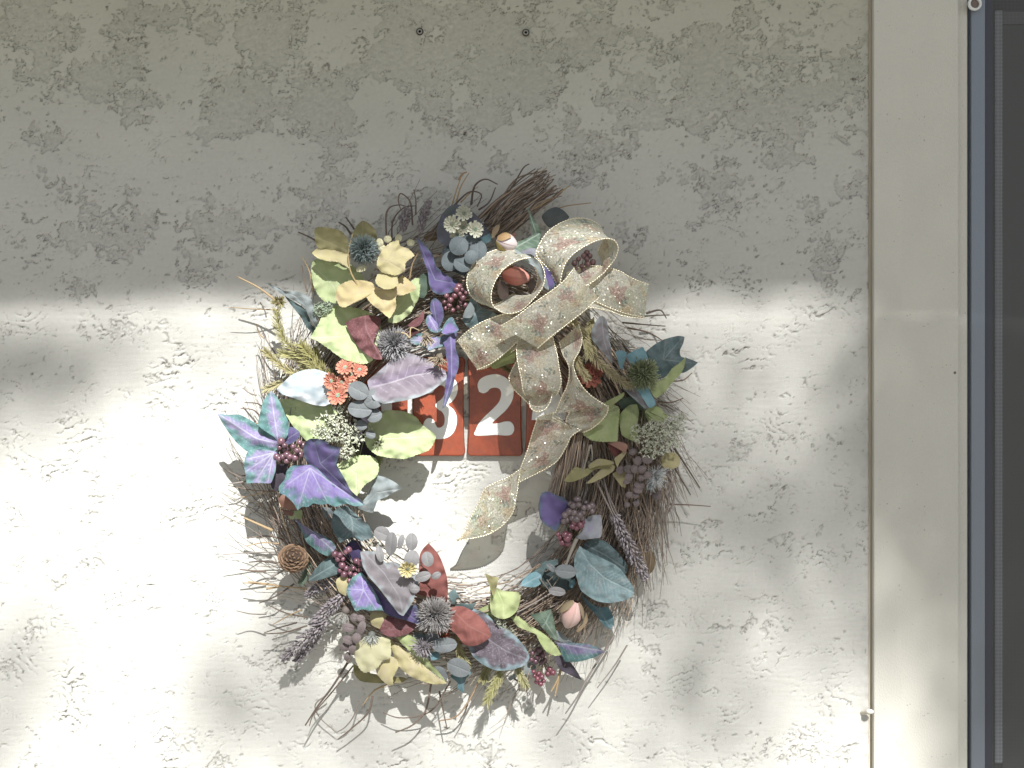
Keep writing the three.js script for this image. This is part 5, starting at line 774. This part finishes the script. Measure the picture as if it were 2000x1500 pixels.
fern('fern_sprig', [608, 1090, 598, 1120, 588, 1140], 26, 30, 12, [0.10, 0.14, 0.10], [0.18, 0.22, 0.16]);

bristle('seed_head', 711, 487, 64, 25, 900, 3, 1.2, [0.10, 0.135, 0.13], [0.19, 0.235, 0.23], { core: [0.05, 0.07, 0.07], label: 'round blue green seed head among the yellow leaves', cone: [0, -0.4, 0.8], spread: 0.25 });
bristle('thistle_head', 768, 674, 60, 26, 900, 9, 1.1, [0.20, 0.195, 0.205], [0.33, 0.325, 0.33], { label: 'grey thistle head right of the magenta leaf' });
bristle('thistle_head', 850, 1202, 62, 27, 900, 9, 1.1, [0.19, 0.18, 0.18], [0.32, 0.305, 0.295], { label: 'grey thistle head between the red leaves' });
bristle('seed_head', 1255, 730, 62, 27, 520, 5, 1.3, [0.13, 0.16, 0.085], [0.26, 0.29, 0.16], { core: [0.07, 0.09, 0.045], label: 'round green seed head at the right' });
bristle('dried_flower', 545, 590, 46, 11, 90, 5, 1.2, [0.23, 0.20, 0.08], [0.33, 0.29, 0.13], { core: [0.12, 0.10, 0.05] });
bristle('dried_flower', 826, 1262, 58, 17, 150, 8, 1.2, [0.22, 0.195, 0.21], [0.34, 0.31, 0.325], { label: 'lavender grey dried flower beside the cream yellow leaves', cone: [0, -1, 0.6], spread: 0.35 });
bristle('dried_flower', 832, 656, 72, 12, 80, 14, 1.1, [0.29, 0.24, 0.17], [0.38, 0.32, 0.24], { cone: [0.2, -0.8, 0.5], spread: 0.55 });
bristle('dried_flower', 858, 698, 74, 12, 80, 14, 1.1, [0.27, 0.22, 0.15], [0.36, 0.30, 0.22], { cone: [-0.2, -0.8, 0.5], spread: 0.55 });
bristle('silver_tuft', 1278, 926, 54, 14, 200, 16, 0.6, [0.42, 0.44, 0.44], [0.60, 0.62, 0.62], { core: [0.2, 0.2, 0.2], cone: [0.6, -0.7, 0.5], spread: 0.45, label: 'silvery hair tuft at the right' });
bristle('silver_tuft', 1268, 942, 50, 10, 60, 12, 0.6, [0.34, 0.38, 0.38], [0.50, 0.54, 0.54], { core: [0.2, 0.2, 0.2], cone: [0.2, -0.9, 0.4], spread: 0.6 });
bristle('silver_tuft', 676, 1192, 44, 14, 160, 18, 0.6, [0.22, 0.21, 0.18], [0.44, 0.43, 0.40], { core: [0.12, 0.1, 0.09], cone: [-0.5, -1, 0.3], spread: 0.6, label: 'silvery hair tuft at the lower left' });
bristle('silver_tuft', 726, 1240, 52, 12, 90, 13, 1.0, [0.28, 0.30, 0.27], [0.50, 0.52, 0.48], { cone: [0.1, -1, 0.4], spread: 0.5 });
bristle('dried_flower', 740, 866, 46, 10, 60, 8, 1.0, [0.17, 0.19, 0.10], [0.28, 0.30, 0.19], {});

florets('white_florets', [700, 900, 34], [[640, 826, 62, 24, 70], [662, 812, 62, 20, 50], [640, 850, 60, 18, 44], [668, 848, 62, 20, 50], [692, 836, 60, 16, 34], [686, 868, 58, 18, 44], [678, 882, 58, 14, 34], [622, 842, 58, 14, 30], [704, 850, 56, 12, 22], [718, 838, 54, 11, 16]], [0.60, 0.62, 0.49], 'cream white floret head left of the opening');
florets('white_florets', [1256, 800, 40], [[1250, 846, 60, 20, 56], [1272, 836, 60, 18, 48], [1292, 840, 62, 20, 56], [1310, 826, 56, 17, 40], [1328, 818, 50, 13, 24], [1322, 838, 50, 14, 28], [1268, 882, 60, 18, 48], [1290, 872, 58, 18, 46], [1312, 862, 54, 16, 36], [1280, 860, 58, 16, 36]], [0.50, 0.51, 0.40], 'cream white floret head at the right');
florets('white_florets', [640, 640, 34], [[626, 604, 50, 14, 40], [640, 598, 50, 10, 22], [614, 612, 46, 9, 18]], [0.34, 0.42, 0.31]);
florets('white_florets', [1000, 1240, 34], [[978, 1214, 52, 11, 24], [990, 1230, 50, 10, 20], [1000, 1240, 46, 9, 14]], [0.32, 0.33, 0.26]);
florets('white_florets', [800, 1100, 50], [[728, 1060, 50, 10, 18], [740, 1064, 52, 8, 12]], [0.36, 0.34, 0.27]);
lavender([[1178, 930, 44], [1192, 985, 50], [1204, 1012, 54]], [1202, 1010, 1216, 1042, 1234, 1078, 1252, 1112, 1262, 1132], 56, 50, 11, 'thick lavender spike hanging on the right');
lavender(null, [1196, 1004, 1210, 1030, 1222, 1064, 1234, 1096], 48, 46, 9);
lavender(null, [666, 1166, 646, 1186, 624, 1206, 610, 1220], 40, 34, 11, 'dull lavender spike at the lower left');
lavender(null, [636, 1214, 606, 1240, 580, 1264, 552, 1288], 38, 36, 12, 'longest dull lavender spike, reaching down at the lower left');
lavender(null, [650, 1136, 632, 1146, 614, 1152, 600, 1162], 30, 26, 9);
lavender(null, [626, 1226, 612, 1250, 596, 1270, 578, 1292], 30, 28, 8);
lavender(null, [788, 448, 790, 428, 796, 408], 36, 36, 8);
lavender(null, [820, 452, 828, 420, 838, 394], 36, 40, 7);

berries([560, 890, 46], [[549, 862, 66], [556, 870, 68], [546, 874, 64], [572, 872, 68], [585, 864, 66], [580, 880, 68], [592, 870, 60], [560, 888, 66], [566, 892, 66], [545, 896, 64], [552, 892, 66], [576, 894, 64], [560, 900, 64], [540, 892, 60], [558, 878, 62], [586, 888, 60]], [0.095, 0.04, 0.055], 6.6, 'plum berries in the middle of the left ivy');
berries([680, 1100, 30], [[654, 1082, 48], [664, 1084, 50], [676, 1078, 50], [681, 1074, 50], [660, 1092, 48], [670, 1092, 50], [668, 1104, 48], [676, 1110, 46], [684, 1120, 46], [672, 1122, 46], [690, 1110, 46], [694, 1124, 46], [702, 1114, 44], [682, 1134, 44], [664, 1114, 46], [696, 1096, 44], [704, 1100, 44]], [0.11, 0.035, 0.055], 6, 'dark red berries at the lower left');
berries([890, 600, 40], [[872, 578, 58], [880, 586, 60], [868, 590, 58], [878, 596, 58], [888, 578, 58], [896, 560, 60], [892, 566, 60], [902, 566, 58], [898, 574, 60], [904, 582, 60], [900, 590, 58], [910, 572, 58], [870, 602, 54], [884, 606, 54], [896, 600, 54], [908, 596, 54], [860, 596, 54], [914, 560, 56]], [0.11, 0.035, 0.045], 5.6, 'dark berries between the violet ivy and the bow');
berries([1130, 560, 40], [[1140, 500, 58], [1146, 506, 58], [1152, 500, 56], [1158, 512, 56], [1148, 516, 58], [1136, 520, 56], [1140, 528, 56], [1130, 506, 54], [1122, 514, 54], [1160, 522, 54], [1146, 494, 54], [1126, 526, 54]], [0.12, 0.06, 0.075], 5.4, 'dusky berries inside the right ribbon loop');
berries([1120, 1050, 40], [[1120, 988, 60], [1130, 986, 62], [1140, 992, 62], [1150, 990, 60], [1156, 998, 58], [1112, 1000, 60], [1122, 1002, 62], [1132, 1006, 64], [1118, 1012, 62], [1104, 1006, 60], [1108, 1016, 60], [1126, 1014, 64], [1102, 1018, 58], [1144, 982, 56], [1128, 976, 56], [1138, 1000, 60], [1114, 984, 56], [1156, 988, 56], [1136, 1012, 60]], [0.105, 0.075, 0.08], 6.8, 'dusty brown berries at the right of the opening', [0.2, 0.17, 0.17]);
berries([1122, 1056, 42], [[1118, 1028, 62], [1126, 1032, 62], [1134, 1026, 60], [1122, 1020, 62], [1130, 1022, 60], [1104, 1044, 60], [1112, 1046, 60], [1108, 1052, 60], [1090, 1044, 56], [1094, 1050, 56], [1098, 1060, 56], [1108, 1062, 56], [1138, 1020, 58]], [0.10, 0.018, 0.032], 6.2, 'dark red berries below the dusty brown ones');
berries([1060, 1290, 34], [[1044, 1320, 44], [1050, 1326, 46], [1058, 1322, 46], [1048, 1332, 44], [1062, 1330, 44], [1056, 1336, 44], [1052, 1316, 42], [1074, 1308, 40], [1080, 1314, 40], [1070, 1316, 40], [1042, 1312, 40]], [0.12, 0.02, 0.034], 5.2, 'small red berries at the very bottom');
berries([1060, 1270, 26], [[1040, 1276, 36], [1050, 1284, 36], [1060, 1280, 34], [1046, 1292, 34], [1058, 1294, 34], [1064, 1290, 32], [1038, 1288, 34], [1052, 1270, 34]], [0.07, 0.025, 0.04], 6);

[[674, 718, 66, 17], [702, 722, 64, 15], [686, 731, 66, 15], [648, 744, 70, 17], [660, 772, 72, 19], [684, 752, 68, 16], [668, 746, 64, 14]].forEach(([x, y, z, r], k) => daisy(x, y, z, r, [-0.2, 0.4, 0.1, -0.6, -0.1, 0.5, 0][k], [0.5, 0.3, 0.2, -0.1, 0.1, 0.1, 0][k], [0.36, 0.115, 0.08], [0.44, 0.22, 0.145], [0.35, 0.42, 0.30], 'orange_flower'));
[[906, 418, 64, 16], [884, 438, 66, 17], [927, 448, 66, 16], [906, 445, 60, 13], [893, 458, 60, 14]].forEach(([x, y, z, r], k) => daisy(x, y, z, r, [0.1, -0.3, 0.4, 0, 0][k], [0.3, -0.1, 0, 0, -0.3][k], [0.36, 0.36, 0.28], [0.42, 0.42, 0.34], [0.22, 0.29, 0.21], 'cream_flower'));
daisy(796, 1110, 82, 17, 0.1, -0.4, [0.42, 0.36, 0.16], [0.52, 0.47, 0.27], [0.2, 0.2, 0.1], 'cream_flower');
[[1150, 736, 46, 24], [1164, 722, 44, 17], [1136, 748, 44, 16]].forEach(([x, y, z, r]) => daisy(x, y, z, r, 0.1, 0.3, [0.15, 0.04, 0.025], [0.21, 0.065, 0.04], [0.15, 0.14, 0.08], 'red_flower'));
daisy(866, 1238, 44, 13, 0, 0.3, [0.24, 0.06, 0.03], [0.32, 0.11, 0.06], [0.15, 0.14, 0.08], 'red_flower');

rosebud(990, 474, 62, 18, 20, 1.9, [0.44, 0.36, 0.36], [0.55, 0.48, 0.47], [[0.6, 0.75, [0.34, 0.26, 0.09]], [2.4, 0.6, [0.27, 0.17, 0.08]]], { label: 'white pink rosebud above the left ribbon loop' });
leaf('sepal', 'tan', 60, [0, 0], 1, [960, 466, 962, 448, 970, 440, 977, 438, 974, 450, 966, 462], { k: 0.7 });
leaf('sepal', 'peach', 58, [0, 0], 1, [972, 460, 984, 454, 998, 458, 1008, 454, 1004, 464, 986, 462], { k: 0.75 });
rosebud(1008, 540, 56, 19, 26, 1.75, [0.36, 0.11, 0.09], [0.46, 0.22, 0.19], [[3.4, 0.5, [0.2, 0.1, 0.05]]], { label: 'coral rosebud inside the left ribbon loop' });
leaf('sepal', 'brown', 52, [0, 0], 2, [972, 552, 980, 548, 992, 560, 993, 578, 986, 586, 976, 582, 972, 568], { k: 1.5 });
leaf('sepal', 'brown', 50, [0, 0], 2, [1030, 550, 1042, 544, 1050, 556, 1046, 572, 1036, 574], { k: 1.0 });
rosebud(1116, 1200, 58, 21, 28, 3.45, [0.45, 0.28, 0.25], [0.52, 0.40, 0.37], [[0.3, 0.5, [0.19, 0.15, 0.09]], [2.9, 0.58, [0.20, 0.155, 0.10]]], { label: 'pink rosebud at the lower right' });
leaf('sepal', 'tan', 56, [0, 0], 1, [1124, 1232, 1136, 1224, 1142, 1208, 1145, 1196, 1148, 1212, 1140, 1226, 1130, 1234], { k: 0.8 });
leaf('leaf', 'tan', 34, [0, 0], 3, [1262, 1080, 1272, 1074, 1280, 1090, 1278, 1110, 1268, 1122, 1262, 1104], { k: 0.7 });
leaf('leaf', 'tan', 30, [0, 0], 3, [826, 462, 836, 454, 850, 452, 858, 462, 850, 470, 834, 470], { k: 0.55 });

// pine cone
{
  const c = at(573, 1090, 44), core = new Buf(); core.blob(c, 20 * S, 17 * S, 16 * S, [0.07, 0.045, 0.03], 8);
  const m = part('pine_cone', fin(core), woodMat, wreath, 'small brown pine cone at the lower left'), axis = V(0.25, 0.42, 0.87).normalize(), q = new THREE.Quaternion().setFromUnitVectors(V(0, 0, 1), axis), w = V();
  for (let k = 0; k < 58; k++) {
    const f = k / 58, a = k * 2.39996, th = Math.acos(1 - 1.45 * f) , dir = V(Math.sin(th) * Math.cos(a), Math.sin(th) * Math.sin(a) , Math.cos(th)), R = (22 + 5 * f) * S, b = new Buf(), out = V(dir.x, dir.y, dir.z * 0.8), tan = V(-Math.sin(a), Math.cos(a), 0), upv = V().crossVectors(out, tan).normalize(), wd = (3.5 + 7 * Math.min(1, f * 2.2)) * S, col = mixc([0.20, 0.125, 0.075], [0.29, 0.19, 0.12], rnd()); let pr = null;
    for (let j = 0; j <= 4; j++) { const t = j / 4, row = []; for (let i = 0; i <= 6; i++) { const s = i / 3 - 1, ww = wd * Math.sqrt(Math.max(0.05, 1 - Math.pow(Math.abs(t - 0.35) / 0.72, 2.2))); for (const side of [0, 1]) { } w.copy(out).multiplyScalar(R * (0.55 + 0.5 * t)).addScaledVector(tan, s * ww).addScaledVector(upv, (1.3 * (1 - s * s) + 2.6 * t * t) * S).applyQuaternion(q); w.x *= 1.05; row.push(b.v(c.x + w.x, c.y + w.y, c.z + w.z, col.map(x => x * (0.22 + 0.8 * t * t)))); } if (pr) for (let i = 0; i < 6; i++) b.q(pr[i], pr[i + 1], row[i + 1], row[i]); pr = row; }  // scales darken toward the base: shade of the gaps put into colour
    for (let i = 0; i < 6; i++) { const p0 = pr[i] * 3, p1 = pr[i + 1] * 3, dn = upv.clone().applyQuaternion(q).multiplyScalar(-2.2 * S), A = b.v(b.p[p0] + dn.x, b.p[p0 + 1] + dn.y, b.p[p0 + 2] + dn.z, col.map(x => x * 0.8)), B = b.v(b.p[p1] + dn.x, b.p[p1 + 1] + dn.y, b.p[p1 + 2] + dn.z, col.map(x => x * 0.8)); b.q(pr[i], pr[i + 1], B, A); }
    part('scale', fin(b), woodMat, m);
  }
}

// ---------- the ribbon bow ----------
ribbon('ribbon_loop', [1010, 488, 62, 980, 486, 62, 952, 494, 62, 926, 514, 62, 912, 544, 62, 914, 566, 62, 924, 582, 60, 944, 594, 56, 970, 594, 50, 1000, 576, 46, 1030, 580, 48, 1046, 562, 52, 1050, 536, 56, 1036, 510, 60],
  [1036, 503, 84, 1020, 506, 86, 1000, 514, 88, 980, 530, 88, 964, 556, 88, 959, 580, 88, 964, 598, 88, 988, 612, 88, 1015, 608, 88, 1042, 584, 88, 1060, 560, 86, 1064, 536, 84, 1056, 514, 82, 1044, 502, 80], { n: 90, label: 'round ribbon loop at the left of the bow' });
ribbon('ribbon_loop', [1086, 552, 70, 1070, 524, 68, 1054, 508, 66, 1047, 496, 66, 1054, 476, 66, 1070, 453, 66, 1092, 437, 64, 1120, 427, 62, 1148, 428, 60, 1172, 442, 56, 1178, 466, 48, 1168, 492, 46, 1176, 514, 50, 1140, 545, 58],
  [1094, 552, 78, 1098, 532, 80, 1106, 512, 82, 1120, 496, 84, 1140, 482, 85, 1166, 470, 84, 1186, 466, 82, 1200, 470, 80, 1207, 482, 78, 1205, 496, 75, 1198, 510, 72, 1188, 522, 70, 1176, 536, 70, 1130, 570, 68], { n: 80, label: 'open ribbon loop at the upper right of the bow' });
ribbon('ribbon_tail', [1106, 534, 56, 1132, 522, 56, 1156, 519, 58, 1184, 522, 60, 1210, 530, 62, 1236, 544, 60, 1267, 556, 56], [1102, 574, 56, 1122, 574, 58, 1144, 578, 60, 1166, 590, 62, 1192, 602, 62, 1220, 612, 60, 1259, 620, 56], { bulge: 3, label: 'wide ribbon end pointing right' });
ribbon('ribbon_loop', [1258, 616, 50, 1220, 608, 54, 1180, 596, 58, 1140, 588, 60, 1110, 590, 58], [1256, 622, 58, 1220, 618, 62, 1184, 606, 64, 1146, 602, 66, 1110, 616, 64], { bulge: 0, wave: 0.4, label: 'folded underside of the right ribbon end' });
ribbon('ribbon_loop', [893, 666, 64, 912, 648, 70, 936, 632, 74, 964, 620, 76, 996, 610, 76, 1020, 604, 72], [932, 722, 64, 956, 712, 70, 988, 688, 74, 1014, 664, 76, 1030, 652, 75, 1046, 640, 72], { u: 0.02, label: 'flat ribbon loop pointing to the lower left' });
ribbon('ribbon_loop', [893, 666, 62, 910, 660, 56, 940, 648, 52, 980, 640, 52], [932, 722, 62, 950, 718, 56, 980, 700, 52, 1010, 680, 52], { bulge: 0, n: 24 });
ribbon('ribbon_loop', [1121, 524, 96, 1100, 550, 98, 1070, 573, 99, 1044, 591, 99, 1012, 616, 98, 978, 637, 94], [1169, 582, 94, 1140, 608, 97, 1104, 636, 98, 1082, 653, 98, 1066, 666, 98, 1050, 680, 94], { u: 0.31, bulge: 3, label: 'broad sparkling ribbon band across the front of the bow' });
ribbon('ribbon_loop', [1121, 524, 96, 1118, 532, 88, 1108, 548, 78], [1169, 582, 94, 1160, 580, 86, 1146, 584, 76], { n: 16, bulge: 1 });
ribbon('ribbon_loop', [978, 637, 94, 996, 646, 84, 1010, 652, 78], [1050, 680, 94, 1052, 672, 84, 1050, 664, 78], { n: 20, bulge: 2 });
ribbon('ribbon_loop', [1012, 660, 74, 1009, 690, 88, 1013, 716, 94, 1018, 740, 94, 1022, 764, 90, 1026, 772, 84], [1076, 646, 74, 1087, 688, 90, 1092, 718, 96, 1096, 746, 96, 1091, 764, 92, 1086, 772, 86], { u: 0.55, bulge: 3, label: 'ribbon loop hanging down over the number 2' });
ribbon('ribbon_loop', [1012, 700, 60, 1000, 722, 58, 994, 740, 58, 1002, 758, 60, 1018, 774, 62, 1034, 790, 64], [1050, 690, 58, 1052, 720, 58, 1052, 745, 58, 1050, 764, 60, 1046, 778, 62, 1038, 786, 64], { bulge: 1, n: 30 });
ribbon('ribbon_loop', [1034, 784, 88, 1036, 796, 88, 1048, 804, 88, 1064, 800, 88, 1074, 786, 88, 1080, 764, 88], [1036, 772, 66, 1040, 774, 64, 1048, 770, 62, 1060, 768, 62, 1070, 768, 64, 1076, 760, 66], { bulge: 0, n: 40, label: 'curled under end of the hanging ribbon loop' });
ribbon('ribbon_tail', [1092, 668, 70, 1100, 694, 74, 1110, 712, 76, 1112, 730, 76, 1108, 752, 74, 1096, 778, 70, 1084, 808, 64], [1130, 634, 64, 1137, 660, 66, 1132, 684, 70, 1120, 708, 78, 1124, 730, 80, 1138, 756, 80, 1156, 774, 78, 1186, 793, 74], { label: 'ribbon tail falling right of the hanging loop', u: 0.7 });
ribbon('ribbon_tail', [1188, 792, 74, 1186, 806, 70, 1172, 824, 64, 1154, 838, 60, 1138, 845, 56], [1120, 790, 62, 1112, 806, 60, 1106, 820, 58, 1108, 832, 56, 1118, 840, 55], { n: 34, bulge: 2, label: 'triangular fold of the ribbon tail' });
ribbon('ribbon_tail', [1050, 816, 58, 1040, 846, 56, 1030, 880, 54, 1018, 912, 52, 1010, 940, 48], [1136, 838, 60, 1116, 852, 60, 1106, 872, 58, 1086, 902, 54, 1014, 942, 50], { u: 0.12, label: 'broad lower ribbon tail right of the number tiles' });
ribbon('ribbon_tail', [1050, 816, 58, 1066, 810, 60, 1084, 806, 62], [1136, 838, 60, 1128, 838, 58, 1112, 832, 58], { n: 16, bulge: 1 });
ribbon('ribbon_tail', [1016, 916, 50, 996, 930, 48, 970, 942, 46, 946, 956, 44, 934, 984, 42, 916, 1018, 40, 904, 1044, 39, 892, 1054, 38], [1016, 922, 50, 1012, 946, 50, 1008, 972, 50, 1002, 1000, 48, 984, 1024, 45, 955, 1043, 42, 920, 1052, 40, 893, 1056, 38], { u: 0.4, label: 'last ribbon tail ending in a point inside the opening' });

// ---------- finish ----------
scene.traverse((o) => { if (o.isMesh) { o.castShadow = true; o.receiveShadow = true; } });
const renderer = new THREE.WebGLRenderer({ antialias: true });
renderer.setSize(1024, 768);
renderer.shadowMap.enabled = true;
renderer.shadowMap.type = THREE.PCFSoftShadowMap;
renderer.toneMapping = THREE.LinearToneMapping;
renderer.toneMappingExposure = EXPOSURE;
renderer.render(scene, camera);
